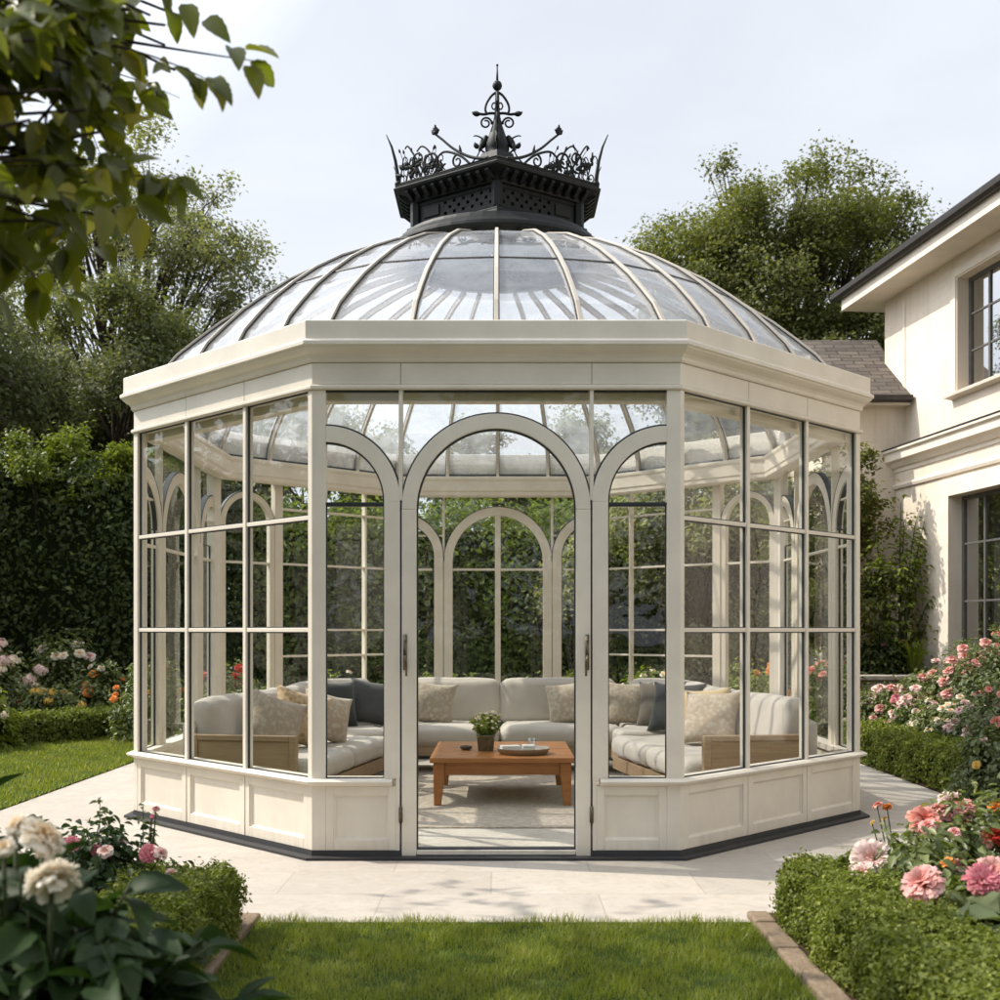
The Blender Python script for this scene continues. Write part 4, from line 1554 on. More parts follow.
def pillow_mesh(name, w, h, t, seed, n=16):
    g = np.linspace(-1, 1, n + 1)
    rng = np.random.default_rng(seed)
    Vs, Fs = [], []
    for s in (1, -1):
        for i in range(n + 1):
            for j in range(n + 1):
                x, z = g[j], g[i]
                pin = 1 - 0.07 * (1 - x * x) * (z * z) ** 2 * 0
                ex = x * (1 - 0.13 * (1 - z * z)) if abs(x) > 0.99 else x * (1 - 0.13 * (1 - z * z) * abs(x) ** 3)
                ez = z * (1 - 0.13 * (1 - x * x) * abs(z) ** 3)
                th = t / 2 * ((1 - abs(x) ** 2.6) * (1 - abs(z) ** 2.6)) ** 0.55
                th += 0.010 * math.sin(3.1 * x + seed) * math.sin(4.3 * z + 1.7 * seed) * (1 - x * x) * (1 - z * z)
                Vs.append((ex * w / 2, s * th, (ez + 1) * h / 2))
    m = (n + 1) ** 2
    for i in range(n):
        for j in range(n):
            a = i * (n + 1) + j
            Fs.append((a, a + 1, a + n + 2, a + n + 1))
            Fs.append((m + a, m + a + n + 1, m + a + n + 2, m + a + 1))
    me = np_mesh(name, Vs, Fs, True)
    import bmesh
    bm = bmesh.new(); bm.from_mesh(me)
    bmesh.ops.remove_doubles(bm, verts=bm.verts, dist=1e-5)
    bmesh.ops.recalc_face_normals(bm, faces=bm.faces)
    bm.to_mesh(me); bm.free()
    return me


ZF = 0.02
sheet_rug = MB()
sheet_rug.box(-1.62, 1.62, 8.78, 12.35, ZF, ZF + 0.014)
tag(sheet_rug.build('rug', M['rug'], bevel=0.006), 'pale beige woven rug under the wooden coffee table', 'rug')


def side_sofa(sgn, label):
    """straight sofa along one side: local +x runs outward to the glass, +y to the rear"""
    loc = (sgn * 1.46, 9.07, ZF)
    root = empty('sofa', loc, -sgn * R_(-10) if sgn < 0 else R_(10), label, 'sofa', 'sofas of the U-shaped seating group')
    root.rotation_euler = (0, 0, R_(-10) if sgn < 0 else R_(10))
    X = lambda a: sgn * a
    Ln, Dp = 2.28, 1.13

    def bx(b, x0, x1, y0, y1, z0, z1):
        lo, hi = sorted((X(x0), X(x1)))
        b.box(lo, hi, y0, y1, z0, z1)
    b = MB(); bx(b, 0.02, Dp, 0.06, Ln, 0.15, 0.27); b.build('base', M['oak'], root, bevel=0.006)
    for (lx, ly) in ((0.10, 0.25), (0.10, Ln - 0.2), (0.9, 0.25), (0.9, Ln - 0.2)):
        b = MB(); b.lathe([(0.018, -0.0), (0.026, 0.15)], 10, (X(lx), ly, 0)); b.build('leg', M['oak'], root, True)
    # wooden end arm: frame with a set-in board
    b = MB()
    a0, a1 = 0.12, 0.985
    bx(b, a0, a0 + 0.055, 0.0, 0.07, 0.0, 0.66); bx(b, a1 - 0.055, a1, 0.0, 0.07, 0.0, 0.66)
    bx(b, a0 + 0.055, a1 - 0.055, 0.0, 0.07, 0.615, 0.66); bx(b, a0 + 0.055, a1 - 0.055, 0.0, 0.07, 0.10, 0.16)
    bx(b, a0 + 0.055, a1 - 0.055, 0.015, 0.055, 0.16, 0.615)
    b.build('arm', M['oak'], root, bevel=0.006)
    for i in range(2):
        ly = (Ln - 0.08) / 2
        me = cushion_mesh('seat_cushion', 0.98, ly - 0.004, 0.20, 3 + i, 14, puff=0.02)
        link('seat_cushion', me, M['fabric'], root, (X(0.48), 0.075 + ly * (i + 0.5), 0.272))
        me = cushion_mesh('back_cushion', 0.22, ly - 0.015, 0.50, 7 + i, 14, puff=0.05)
        link('back_cushion', me, M['fabric'], root, (X(0.875), 0.17 + (ly - 0.04) * (i + 0.5), 0.44), (0, X(R_(14)), 0))
    me = cushion_mesh('backrest', 0.14, Ln - 0.1, 0.50, 12, 12, puff=0.04)
    link('backrest', me, M['fabric'], root, (X(1.06), Ln / 2 + 0.07, 0.27))
    return root


side_sofa(-1, 'light grey sofa with wooden end arm along the left glass wall')
side_sofa(1, 'sunlit cream sofa with wooden end arm along the right glass wall')

RS = empty('sofa', (0, 12.05, ZF), 0, 'long grey sofa across the back, facing the door, with rounded corner seats', 'sofa', 'sofas of the U-shaped seating group')
b = MB(); b.box(-1.28, 1.28, 0.03, 0.92, 0.19, 0.29); b.build('base', M['oak'], RS, bevel=0.006)
for lx in (-1.1, 0, 1.1):
    for ly in (0.12, 0.8):
        b = MB(); b.lathe([(0.018, 0), (0.026, 0.19)], 10, (lx, ly, 0)); b.build('leg', M['oak'], RS, True)
for i, s in enumerate((-1, 1)):
    link('seat_cushion', cushion_mesh('seat_cushion', 1.26, 0.76, 0.22, 21 + i, 14), M['fabric'], RS, (s * 0.635, 0.36, 0.28))
    link('back_cushion', cushion_mesh('back_cushion', 1.25, 0.20, 0.50, 25 + i, 14, puff=0.08), M['fabric'], RS, (s * 0.63, 0.70, 0.455), (R_(-10), 0, 0))
link('backrest', cushion_mesh('backrest', 2.6, 0.13, 0.5, 31, 14, puff=0.03), M['fabric'], RS, (0, 0.88, 0.29))
for s in (-1, 1):
    poly = [(1.285, 0.0), (1.285, 0.86), (1.50, 0.86), (2.10, 0.22), (1.98, -0.58), (1.16, -0.66), (1.12, -0.2)]
    b = MB(); b.prism([(s * x, y) for x, y in poly], 0.19, 0.29, lambda a, y, c: (a, c, y)); b.build('corner_base', M['oak'], RS, bevel=0.006)
    inn = [(1.275, 0.02), (1.275, 0.82), (1.48, 0.82), (2.04, 0.20), (1.92, -0.55), (1.16, -0.62), (1.12, -0.2)]
    b = MB(); b.prism([(s * x, y) for x, y in inn], 0.29, 0.495, lambda a, y, c: (a, c, y))
    b.build('corner_seat', M['fabric'], RS, False, bevel=0.055, seg=4)
    a = math.atan2(0.62, 0.60)
    link('corner_back', cushion_mesh('corner_back', 0.86, 0.2, 0.50, 41, 12, puff=0.08), M['fabric'], RS, (s * 1.69, 0.42, 0.455), (R_(-8), 0, -s * a))
    link('back_cushion', cushion_mesh('back_cushion', 0.66, 0.2, 0.49, 43, 12, puff=0.08), M['fabric'], RS, (s * 1.93, -0.20, 0.455), (R_(-8), 0, -s * R_(80)))


def pillow(label, p, size, yaw, mat, seed, lean=14, t=0.19, roll=0, h=None):
    o = link('throw_pillow', pillow_mesh('throw_pillow', size, h or size * 0.95, t, seed), M[mat])
    o.location = p
    o.rotation_mode = 'ZYX'
    o.rotation_euler = (R_(-lean), R_(roll), R_(yaw))
    return tag(o, label, 'cushion', 'throw pillows on the sofas')


ZS = 0.50
pillow('shaggy cream throw pillow nearest the wooden arm of the left sofa', (-1.92, 9.72, ZS), 0.52, 30, 'fab_cream', 1, 24, 0.22, 9)
pillow('tan patterned throw pillow between two pale ones on the left sofa', (-1.74, 10.06, ZS), 0.54, 34, 'fab_tan', 2, 22, 0.22, 5)
pillow('plain pale pillow on the left sofa, beside the tan patterned pillow and towards the rear', (-1.57, 10.44, ZS), 0.50, 38, 'fab_speck', 3, 22, 0.2, 4)
pillow('charcoal throw pillow in the left corner, the darker and nearer of two dark ones', (-1.66, 11.92, ZS), 0.54, 36, 'fab_dark', 4, 18, 0.22, -8)
pillow('dark grey throw pillow in the left corner, behind the charcoal one', (-1.36, 12.26, ZS), 0.52, 12, 'fab_grey', 5, 16, 0.2, 6)
pillow('fluffy cream pillow at the left end of the rear sofa, beside the door frame', (-0.74, 12.36, ZS), 0.50, 6, 'fab_cream', 6, 16, 0.2, 6)
pillow('woven beige pillow on the rear sofa, right of the potted plant', (0.76, 12.36, ZS), 0.50, -6, 'fab_speck', 7, 16, 0.2, -7)
pillow('fluffy cream pillow in the right corner beside a taupe one', (1.34, 12.30, ZS), 0.50, -10, 'fab_cream', 8, 16, 0.2, 3)
pillow('taupe linen pillow in the right corner between cream and charcoal pillows', (1.62, 12.02, ZS), 0.52, -28, 'fab_taupe', 9, 17, 0.2, 7)
pillow('charcoal throw pillow on the right, against the sunlit sofa', (1.66, 11.36, ZS), 0.56, -30, 'fab_dark', 10, 20, 0.2, 12)
pillow('plain straw coloured pillow on the right sofa', (1.80, 10.66, ZS), 0.54, -34, 'fab_gold', 11, 22, 0.2, 10)
pillow('cream patterned pillow on the right sofa, in front of the straw coloured one', (1.80, 10.26, ZS), 0.54, -32, 'fab_speck', 12, 24, 0.2, 12)

# coffee table
TB = empty('coffee_table', (0.02, 10.5, ZF + 0.014), 0, 'square reddish wooden coffee table with thick legs on the beige rug', 'table')
TW, TD, TH = 0.605, 0.72, 0.405
b = MB(); b.box(-TW, TW, -TD, TD, TH - 0.045, TH); b.build('tabletop', M['cherry'], TB, bevel=0.008)
for sx in (-1, 1):
    for sy in (-1, 1):
        b = MB()
        cx, cy = sx * (TW - 0.075), sy * (TD - 0.075)
        b.loft([[(cx - q + o * sx, cy - q, z), (cx + q + o * sx, cy - q, z), (cx + q + o * sx, cy + q, z), (cx - q + o * sx, cy + q, z)] for q, z, o in ((0.030, 0, 0.012), (0.045, 0.25, 0), (0.045, TH - 0.047, 0))])
        b.build('leg', M['cherry'], TB, bevel=0.005)
for sy in (-1, 1):
    b = MB(); y = sy * (TD - 0.07)
    b.box(-TW + 0.122, TW - 0.122, y - 0.012, y + 0.012, 0.255, TH - 0.047); b.build('apron', M['cherry'], TB, bevel=0.003)
    b = MB(); x = sy * (TW - 0.07)
    b.box(x - 0.012, x + 0.012, -TD + 0.122, TD - 0.122, 0.255, TH - 0.047); b.build('apron', M['cherry'], TB, bevel=0.003)
ZT = ZF + 0.014 + TH

PP = empty('potted_plant', (-0.125, 10.35, ZT), 0, 'small leafy plant with white flowers in a grey-brown pot on the coffee table', 'potted plant')
b = MB(); b.lathe([(0.062, 0), (0.068, 0.004), (0.078, 0.125), (0.084, 0.128), (0.084, 0.143), (0.074, 0.143), (0.07, 0.11), (0.001, 0.11)], 24); b.build('pot', M['pot'], PP, True)
rng = np.random.default_rng(3)
st = MB(); Pl = []
for i in range(46):
    a, q = rng.uniform(0, 2 * PI), rng.uniform(0.01, 0.15)
    tip = Vector((q * math.cos(a), q * math.sin(a), 0.14 + rng.uniform(0.06, 0.20) * (1.25 - 3.5 * q)))
    pts = bez((tip.x * 0.25, tip.y * 0.25, 0.11), (tip.x * 0.5, tip.y * 0.5, tip.z * 0.8), tip, 4)
    st.tube(pts, 0.0022, 4)
    for _ in range(14):
        f = rng.uniform(0.5, 3.99); k = int(f); Pl.append(pts[k].lerp(pts[k + 1], f - k))
st.build('stem', M['stem'], PP, True)
Pl = np.array(Pl) + rng.normal(0, 0.006, (len(Pl), 3))
V, F = scatter(L4, Pl, Pl * [1, 1, 0] * 3 + [0, 0, 0.7], rng, 0.042 * rng.uniform(0.6, 1.2, len(Pl)), Pl * [6, 6, 0] + [0, 0, 0.4], 0.5)
link('leaves', np_mesh('leaves', V, F, True), M['lime_leaf'], PP)
for i in range(26):
    a, q = rng.uniform(0, 2 * PI), rng.uniform(0.03, 0.15)
    link('flower', blossom('rose', 'fl_white'), None, PP, (q * math.cos(a), q * math.sin(a), 0.29 + rng.uniform(-0.05, 0.09) - q * 0.4), (rng.normal(0, .4), rng.normal(0, .4), a), 0.013)

b = MB(); b.lathe([(0.17, 0.0), (0.205, 0.004), (0.230, 0.048), (0.235, 0.052), (0.226, 0.052), (0.20, 0.022), (0.001, 0.020)], 36)
tag(b.build('serving_tray', M['tray'], None, True, loc=(0.20, 10.12, ZT)), 'round grey-brown serving tray on the coffee table', 'tray')
b = MB()
for i, (w, d_, a) in enumerate(((0.115, 0.07, 4), (0.11, 0.068, -3), (0.105, 0.066, 6))):
    c, s = math.cos(R_(a)), math.sin(R_(a))
    b.box(-w / 2, w / 2, -d_, d_, 0.019 * i, 0.019 * i + 0.018, lambda x, y, z, c=c, s=s: (x * c - y * s, x * s + y * c, z))
tag(b.build('folded_napkins', M['linen'], bevel=0.005, loc=(0.245, 10.06, ZT + 0.0225)), 'small stack of folded white napkins on the tray', 'napkins')
b = MB()
b.box(-0.085, 0.085, -0.055, 0.055, 0, 0.024); b.box(-0.082, 0.080, -0.052, 0.05, 0.0245, 0.046)
tag(b.build('book', M['linen'], bevel=0.003, loc=(0.09, 10.13, ZT + 0.0225), rot=(0, 0, R_(12))), 'pale closed book lying on the tray beside the napkins', 'book')
b = MB(); b.lathe([(0.030, 0), (0.036, 0.10), (0.034, 0.10), (0.028, 0.006), (0.001, 0.006)], 24)
tag(b.build('drinking_glass', M['cup'], None, True, loc=(0.275, 10.22, ZT + 0.0225)), 'clear drinking glass standing on the tray behind the napkins', 'glass')
b = MB(); b.lathe([(0.03, 0), (0.05, 0.012), (0.056, 0.036), (0.052, 0.036), (0.045, 0.014), (0.001, 0.010)], 24)
tag(b.build('small_bowl', M['ceramic'], None, True, loc=(-0.30, 10.42, ZT)), 'small dark brown bowl left of the potted plant on the coffee table', 'bowl')

# ==================================================================== HOUSE
HO = Vector((5.88, 18.0, 0))
hd = Vector((0.1123, -0.9937, 0)).normalized()       # along the wall, towards the viewer
hn = Vector((-hd.y * -1, 0, 0))
hn = Vector((hd.y, -hd.x, 0)).normalized()           # outward (towards the pavilion)
if hn.x > 0:
    hn = -hn


def HT(u, w, z):
    p = hd * u + hn * w
    return (p.x, p.y, z)


HOUSE = empty('house', HO, 0, 'two-storey cream stucco house with dark gutters and slate roof at the right', 'house')


def wall_with_holes(b, u0, u1, z0, z1, w0, w1, holes):
    """wall slab in vertical strips around rectangular openings (u0,u1,z0,z1)"""
    us = sorted({u0, u1, *[h[0] for h in holes], *[h[1] for h in holes]})
    for a, c in zip(us[:-1], us[1:]):
        hs = sorted([h for h in holes if h[0] <= a and h[1] >= c], key=lambda h: h[2])
        z = z0
        for h in hs:
            if h[2] > z:
                b.box(a, c, w0, w1, z, h[2], HT)
            z = h[3]
        if z < z1:
            b.box(a, c, w0, w1, z, z1, HT)


UW = (2.22, 4.3, 4.68, 6.22)
DW = (2.30, 4.6, 0.10, 3.28)
HU1 = 13.0
b = MB(); wall_with_holes(b, 0, HU1, 4.05, 6.62, -0.30, 0.0, [UW, (6.2, 8.0, 4.68, 6.22)])
b.box(0, 0.30, -7.5, -0.30, 4.05, 6.62, HT)
b.build('wall', M['stucco'], HOUSE)
b = MB(); wall_with_holes(b, -0.02, HU1, 0, 3.86, -0.30, 0.14, [DW, (6.2, 8.2, 0.1, 3.28)])
b.build('wall', M['stucco'], HOUSE)
b = MB(); b.box(0, HU1, -7.4, -7.1, 0, 6.6, HT); b.box(0, 0.28, -7.1, -0.31, 0, 4.04, HT); b.build('wall', M['stucco'], HOUSE)
# pilaster strip on the corner
b = MB(); b.box(0.62, 0.70, 0.0, 0.012, 4.15, 6.48, HT); b.build('pilaster', M['trim'], HOUSE)
# string cornice between the storeys
prof = [(0.0, 3.80), (0.16, 3.80), (0.16, 3.86), (0.20, 3.87), (0.24, 3.92), (0.30, 3.95), (0.30, 4.06), (0.34, 4.075), (0.34, 4.11), (0.0, 4.15)]
b = MB(); b.prism(prof, -0.22, HU1, lambda a, y, c: HT(y, a, c)); b.build('string_cornice', M['trim'], HOUSE, bevel=0.006)
b = MB(); b.prism([(0.0, 4.155), (0.35, 4.115), (0.35, 4.13), (0.0, 4.175)], -0.23, HU1, lambda a, y, c: HT(y, a, c)); b.build('flashing', M['gutter'], HOUSE)
b = MB(); b.prism([(0.14, 3.56), (0.17, 3.56), (0.185, 3.60), (0.17, 3.63), (0.14, 3.63)], -0.04, HU1, lambda a, y, c: HT(y, a, c)); b.build('band_moulding', M['trim'], HOUSE)
# eaves: soffit, fascia, gutter and hipped roof
OV = 0.46
b = MB(); b.box(-OV, HU1, -7.9, OV, 6.50, 6.56, HT); b.build('soffit', M['trim'], HOUSE)
b = MB(); b.box(-OV - 0.02, HU1, OV, OV + 0.03, 6.49, 6.70, HT); b.box(-OV - 0.04, -OV, -7.9, OV, 6.49, 6.70, HT); b.build('fascia', M['trim'], HOUSE, bevel=0.004)
b = MB()
gp = [(0.03, 6.66), (0.10, 6.655), (0.145, 6.69), (0.155, 6.76), (0.14, 6.77), (0.03, 6.75)]
b.prism([(a + OV, c) for a, c in gp], -OV - 0.16, HU1, lambda a, y, c: HT(y, a, c))
b.prism([(-OV - a, c) for a, c in gp], -7.9, OV + 0.03, lambda a, y, c: HT(a, y, c))
b.build('gutter', M['gutter'], HOUSE, bevel=0.006)


def roof_plane(name, quad_, parent):
    me = bpy.data.meshes.new(name)
    me.from_pydata([tuple(v) for v in quad_], [], [tuple(range(len(quad_)))])
    uv = me.uv_layers.new(name='UVMap')
    p0 = Vector(quad_[0]); ex = (Vector(quad_[1]) - p0).normalized()
    nn = ex.cross(Vector(quad_[-1]) - p0).normalized(); ey = nn.cross(ex)
    for i, v in enumerate(quad_):
        d = Vector(v) - p0
        uv.data[i].uv = (d.dot(ex), d.dot(ey))
    return link(name, me, M['roof'], parent)


E0, E1 = OV + 0.15, -8.1
rd = 2.6
rf = roof_plane('roof', [HT(-OV - 0.14, E0, 6.77), HT(HU1, E0, 6.77), HT(HU1, -3.7, 6.77 + rd), HT(3.8, -3.7, 6.77 + rd)], HOUSE)
roof_plane('roof', [HT(-OV - 0.14, E1, 6.77), HT(-OV - 0.14, E0, 6.77), HT(3.8, -3.7, 6.77 + rd)], HOUSE)


def house_window(u0, u1, z0, z1, cols, rows, depth=-0.16, front=0.0, name='window'):
    b = MB()
    t = 0.055
    d0, d1 = depth - 0.05, depth
    b.box(u0, u0 + t, d0, d1, z0, z1, HT); b.box(u1 - t, u1, d0, d1, z0, z1, HT)
    b.box(u0 + t, u1 - t, d0, d1, z0, z0 + t, HT); b.box(u0 + t, u1 - t, d0, d1, z1 - t, z1, HT)
    for i in range(1, cols):
        u = u0 + (u1 - u0) * i / cols
        q = 0.022 if cols % 2 or i != cols // 2 else 0.04
        b.box(u - q, u + q, d0 + 0.005, d1 - 0.005, z0 + t, z1 - t, HT)
    for f in rows:
        z = z0 + (z1 - z0) * f
        b.box(u0 + t, u1 - t, d0 + 0.01, d1 - 0.01, z - 0.014, z + 0.014, HT)
    w = b.build(name, M['winframe'], HOUSE, bevel=0.003)
    g = MB(); g.add([HT(u0 + t, depth - 0.025, z0 + t), HT(u1 - t, depth - 0.025, z0 + t), HT(u1 - t, depth - 0.025, z1 - t), HT(u0 + t, depth - 0.025, z1 - t)], [(0, 1, 2, 3)])
    g.build('pane', M['winglass'], w)
    return w


house_window(*UW, 4, (0.36, 0.68))
house_window(6.2, 8.0, 4.68, 6.22, 4, (0.36, 0.68))
house_window(*DW, 4, (0.30, 0.56, 0.80), -0.02, 0.14, 'french_door')
house_window(6.2, 8.2, 0.1, 3.28, 4, (0.30, 0.56, 0.80), -0.02, 0.14, 'french_door')
for (u0, u1) in ((2.22, 4.3), (6.2, 8.0)):
    b = MB(); b.prism([(0.0, 4.60), (0.12, 4.62), (0.13, 4.66), (-0.15, 4.685), (-0.15, 4.60)], u0 - 0.14, u1 + 0.14, lambda a, y, c: HT(y, a, c)); b.build('window_sill', M['trim'], HOUSE, bevel=0.004)
    b = MB(); b.box(u0 - 0.16, u0 - 0.02, 0.0, 0.02, 4.69, 6.36, HT); b.box(u1 + 0.02, u1 + 0.16, 0.0, 0.02, 4.69, 6.36, HT); b.box(u0 - 0.02, u1 + 0.02, 0.0, 0.02, 6.24, 6.36, HT); b.build('window_surround', M['trim'], HOUSE, bevel=0.004)
for (u0, u1) in ((2.30, 4.6), (6.2, 8.2)):
    b = MB(); b.box(u0 - 0.27, u0 - 0.002, 0.14, 0.17, 0.05, 3.50, HT); b.box(u1 + 0.002, u1 + 0.27, 0.14, 0.17, 0.05, 3.50, HT); b.box(u0 - 0.002, u1 + 0.002, 0.14, 0.17, 3.282, 3.50, HT); b.build('door_surround', M['trim'], HOUSE, bevel=0.005)
# rooms behind the panes
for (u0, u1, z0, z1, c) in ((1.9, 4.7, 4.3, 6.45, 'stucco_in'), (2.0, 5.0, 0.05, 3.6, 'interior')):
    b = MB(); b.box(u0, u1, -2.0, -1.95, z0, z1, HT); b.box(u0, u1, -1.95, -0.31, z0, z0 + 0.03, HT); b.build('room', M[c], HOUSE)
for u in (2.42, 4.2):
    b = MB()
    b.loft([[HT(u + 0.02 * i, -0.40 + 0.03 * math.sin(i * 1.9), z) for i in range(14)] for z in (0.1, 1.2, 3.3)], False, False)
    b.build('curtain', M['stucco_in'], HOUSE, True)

# low wing joined to the house, its roof slope towards the viewer
yF, yR, yB = 17.32 - HO.y, 18.7 - HO.y, 20.2 - HO.y
xL, xR = 4.62 - HO.x, 5.96 - HO.x
b = MB(); b.box(xL + 0.12, xR, yF, yB, 0, 4.92); b.build('wing_wall', M['stucco'], HOUSE)
zE, zR = 4.90, 6.10
roof_plane('wing_roof', [(xL - 0.1, yF - 0.22, zE), (xR + 0.02, yF - 0.22, zE), (xR + 0.02, yR, zR), (xL - 0.1, yR, zR)], HOUSE)
roof_plane('wing_roof', [(xR + 0.02, yB + 0.1, zE), (xL - 0.1, yB + 0.1, zE), (xL - 0.1, yR, zR - 0.002), (xR + 0.02, yR, zR - 0.002)], HOUSE)
b = MB(); b.add([(xL - 0.08, yF - 0.05, zE + 0.02), (xL - 0.08, yB, zE + 0.02), (xL - 0.08, yR, zR - 0.02)], [(0, 1, 2)]); b.build('gable', M['stucco'], HOUSE)
b = MB(); b.prism([(yF - 0.34, zE - 0.08), (yF - 0.23, zE - 0.10), (yF - 0.22, zE + 0.01), (yF - 0.34, zE - 0.005)], xL - 0.1, xR, lambda a, y, c: (y, a, c)); b.build('wing_gutter', M['gutter'], HOUSE, bevel=0.005)
b = MB(); b.box(xL, xR, yF - 0.21, yF, zE - 0.13, zE - 0.02); b.build('wing_soffit', M['trim'], HOUSE)

# low stone retaining wall with a raised bed behind it
w_ = empty('stone_wall', (4.5, 15.6, 0), 0, 'low pale stone retaining wall behind the pink roses by the house', 'wall')
b = MB()
rs_ = random.Random(2)
for j in range(4):
    x = 0.0
    while x < 1.42:
        e = min(1.45, x + rs_.uniform(0.24, 0.46))
        b.box(x, e - 0.008, rs_.uniform(0, 0.014), 0.24, 0.21 * j, 0.21 * (j + 1) - 0.008)
        x = e
link('stonework', b.mesh('stonework'), M['stone'], w_).modifiers.new('bevel', 'BEVEL').width = 0.008
b = MB()
for i in range(2):
    b.box(-0.06 + 0.78 * i, 0.715 + 0.78 * i, -0.07, 0.30, 0.835, 0.90)
b.build('coping', M['stone'], w_, bevel=0.012)
sheet('flower_bed', 4.5, 6.02, 15.845, 17.0, 0.84, M['soil'], thick=0.8)

# ==================================================================== HEDGES
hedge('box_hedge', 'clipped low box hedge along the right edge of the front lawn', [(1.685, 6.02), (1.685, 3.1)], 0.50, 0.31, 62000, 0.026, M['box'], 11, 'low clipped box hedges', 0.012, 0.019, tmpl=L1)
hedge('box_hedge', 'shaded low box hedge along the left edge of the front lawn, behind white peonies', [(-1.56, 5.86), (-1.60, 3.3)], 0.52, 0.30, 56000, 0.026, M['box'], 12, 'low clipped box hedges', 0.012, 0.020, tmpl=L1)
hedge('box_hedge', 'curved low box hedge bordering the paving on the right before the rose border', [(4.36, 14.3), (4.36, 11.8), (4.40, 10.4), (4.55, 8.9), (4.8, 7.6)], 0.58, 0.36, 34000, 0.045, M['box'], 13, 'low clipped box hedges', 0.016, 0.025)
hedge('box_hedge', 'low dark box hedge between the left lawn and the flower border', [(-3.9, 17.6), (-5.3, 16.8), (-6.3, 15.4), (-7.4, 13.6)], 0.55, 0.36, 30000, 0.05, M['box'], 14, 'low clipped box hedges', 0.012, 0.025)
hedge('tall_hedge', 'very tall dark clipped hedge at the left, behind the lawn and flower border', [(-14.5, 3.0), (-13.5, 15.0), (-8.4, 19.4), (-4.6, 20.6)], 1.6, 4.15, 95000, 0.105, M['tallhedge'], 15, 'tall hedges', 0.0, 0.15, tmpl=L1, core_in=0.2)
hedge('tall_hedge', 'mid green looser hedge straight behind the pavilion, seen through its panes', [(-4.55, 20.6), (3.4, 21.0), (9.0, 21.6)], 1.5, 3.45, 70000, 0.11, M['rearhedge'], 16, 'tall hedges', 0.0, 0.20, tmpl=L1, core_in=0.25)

# ==================================================================== TREES
G1 = 'trees beyond the garden hedge'
tree('tree', 'broad leafy tree with open branches behind the house wing', (8.9, 36, 0), 16.2, 10.5, (4.9, 4.2, 5.2), 230, 160000, 0.14, 0.40, M['tree_mid'], 61, G1, clr=0.175, qmin=0.40, trunk_top=0.72)
tree('tree', 'tall airy tree rising highest behind the hedge at the left', (-9.9, 30, 0), 14.4, 9.4, (3.7, 3.0, 5.0), 110, 52000, 0.125, 0.28, M['tree_light'], 22, G1, clr=0.17, trunk_top=0.85)
tree('tree', 'slender sparse young tree just left of the glass dome', (-6.7, 31, 0), 11.4, 8.4, (1.7, 1.5, 3.3), 44, 13000, 0.11, 0.12, M['tree_light'], 23, G1, clr=0.22, trunk_top=0.92)
tree('tree', 'dark dense tree against the left edge behind the hedge', (-11.6, 23, 0), 9.2, 6.2, (3.0, 2.6, 3.0), 40, 40000, 0.12, 0.25, M['tree_dark'], 24, G1, clr=0.26)
tree('tree', 'dark spreading tree behind the hedge close to the pavilion cornice', (-8.2, 25, 0), 8.4, 6.2, (2.4, 2.2, 2.5), 36, 38000, 0.12, 0.22, M['tree_dark'], 25, G1, clr=0.28)
tree('tree', 'low round tree over the hedge seen through the left panes', (-4.0, 25, 0), 6.4, 4.7, (2.3, 1.8, 1.5), 26, 24000, 0.12, 0.16, M['tree_mid'], 26, G1, clr=0.28)
tree('tree', 'low round tree over the hedge seen through the arched door', (0.6, 26, 0), 6.2, 4.6, (2.6, 1.8, 1.3), 26, 26000, 0.12, 0.16, M['tree_mid'], 27, G1, clr=0.28)
tree('tree', 'light green bushy tree seen through the right panes', (3.3, 19.0, 0), 5.0, 2.5, (1.9, 1.0, 2.3), 40, 36000, 0.10, 0.10, M['tree_light'], 28, G1, clr=0.30, trunk_top=0.6)
tree('tree', 'mid green bushy tree in front of the house wing wall', (4.75, 16.6, 0), 4.3, 2.7, (0.9, 0.7, 1.6), 24, 17000, 0.085, 0.07, M['tree_mid'], 29, None, clr=0.30, trunk_top=0.6)

tree('shrub', 'yellow-green shrub added as the sunlit top of the tall hedge, left of the pavilion', (-7.4, 19.7, 0), 4.9, 4.15, (2.0, 1.1, 0.7), 40, 26000, 0.085, 0.09, M['lime_leaf'], 41, None, clr=0.22, cat='shrub', trunk_top=0.6)  # lime leaf colour stands for sunlight on the hedge top
tree('shrub', 'light green shrub overlapping the tall hedge at the left edge', (-10.2, 17.8, 0), 4.9, 4.2, (1.5, 0.9, 0.8), 30, 16000, 0.085, 0.09, M['tree_mid'], 42, None, clr=0.25, cat='shrub', trunk_top=0.6)
# wood on the far side of the garden, behind the viewer: the panes mirror it
rngw = np.random.default_rng(55)
cw = np.stack([rngw.uniform(-34, 34, 520), rngw.uniform(-24, -15, 520), np.zeros(520)], 1)
cw[360:, 0] = rngw.uniform(-22, -17, 160)
cw[360:, 1] = rngw.uniform(-16, 14, 160)
top = 8.5 + 2.2 * np.sin(cw[:, 0] * 0.45) + 1.4 * np.sin(cw[:, 0] * 1.13 + cw[:, 1] * 0.6 + 1)
cw[:, 2] = rngw.uniform(0.02, 1, 520) ** 0.8 * top
ww = rngw.integers(0, 520, 60000)
Pw = cw[ww] + rngw.normal(0, 0.75, (60000, 3))
Pw = Pw[Pw[:, 2] > 0]
V, F = scatter(L1, Pw, np.tile([0, 0.3, 0.8], (len(Pw), 1)), rngw, 0.42 * rngw.uniform(0.6, 1.2, len(Pw)), None, 0.7)
tag(link('treeline', np_mesh('treeline', V, F), M['tree_dark']), kind='stuff')

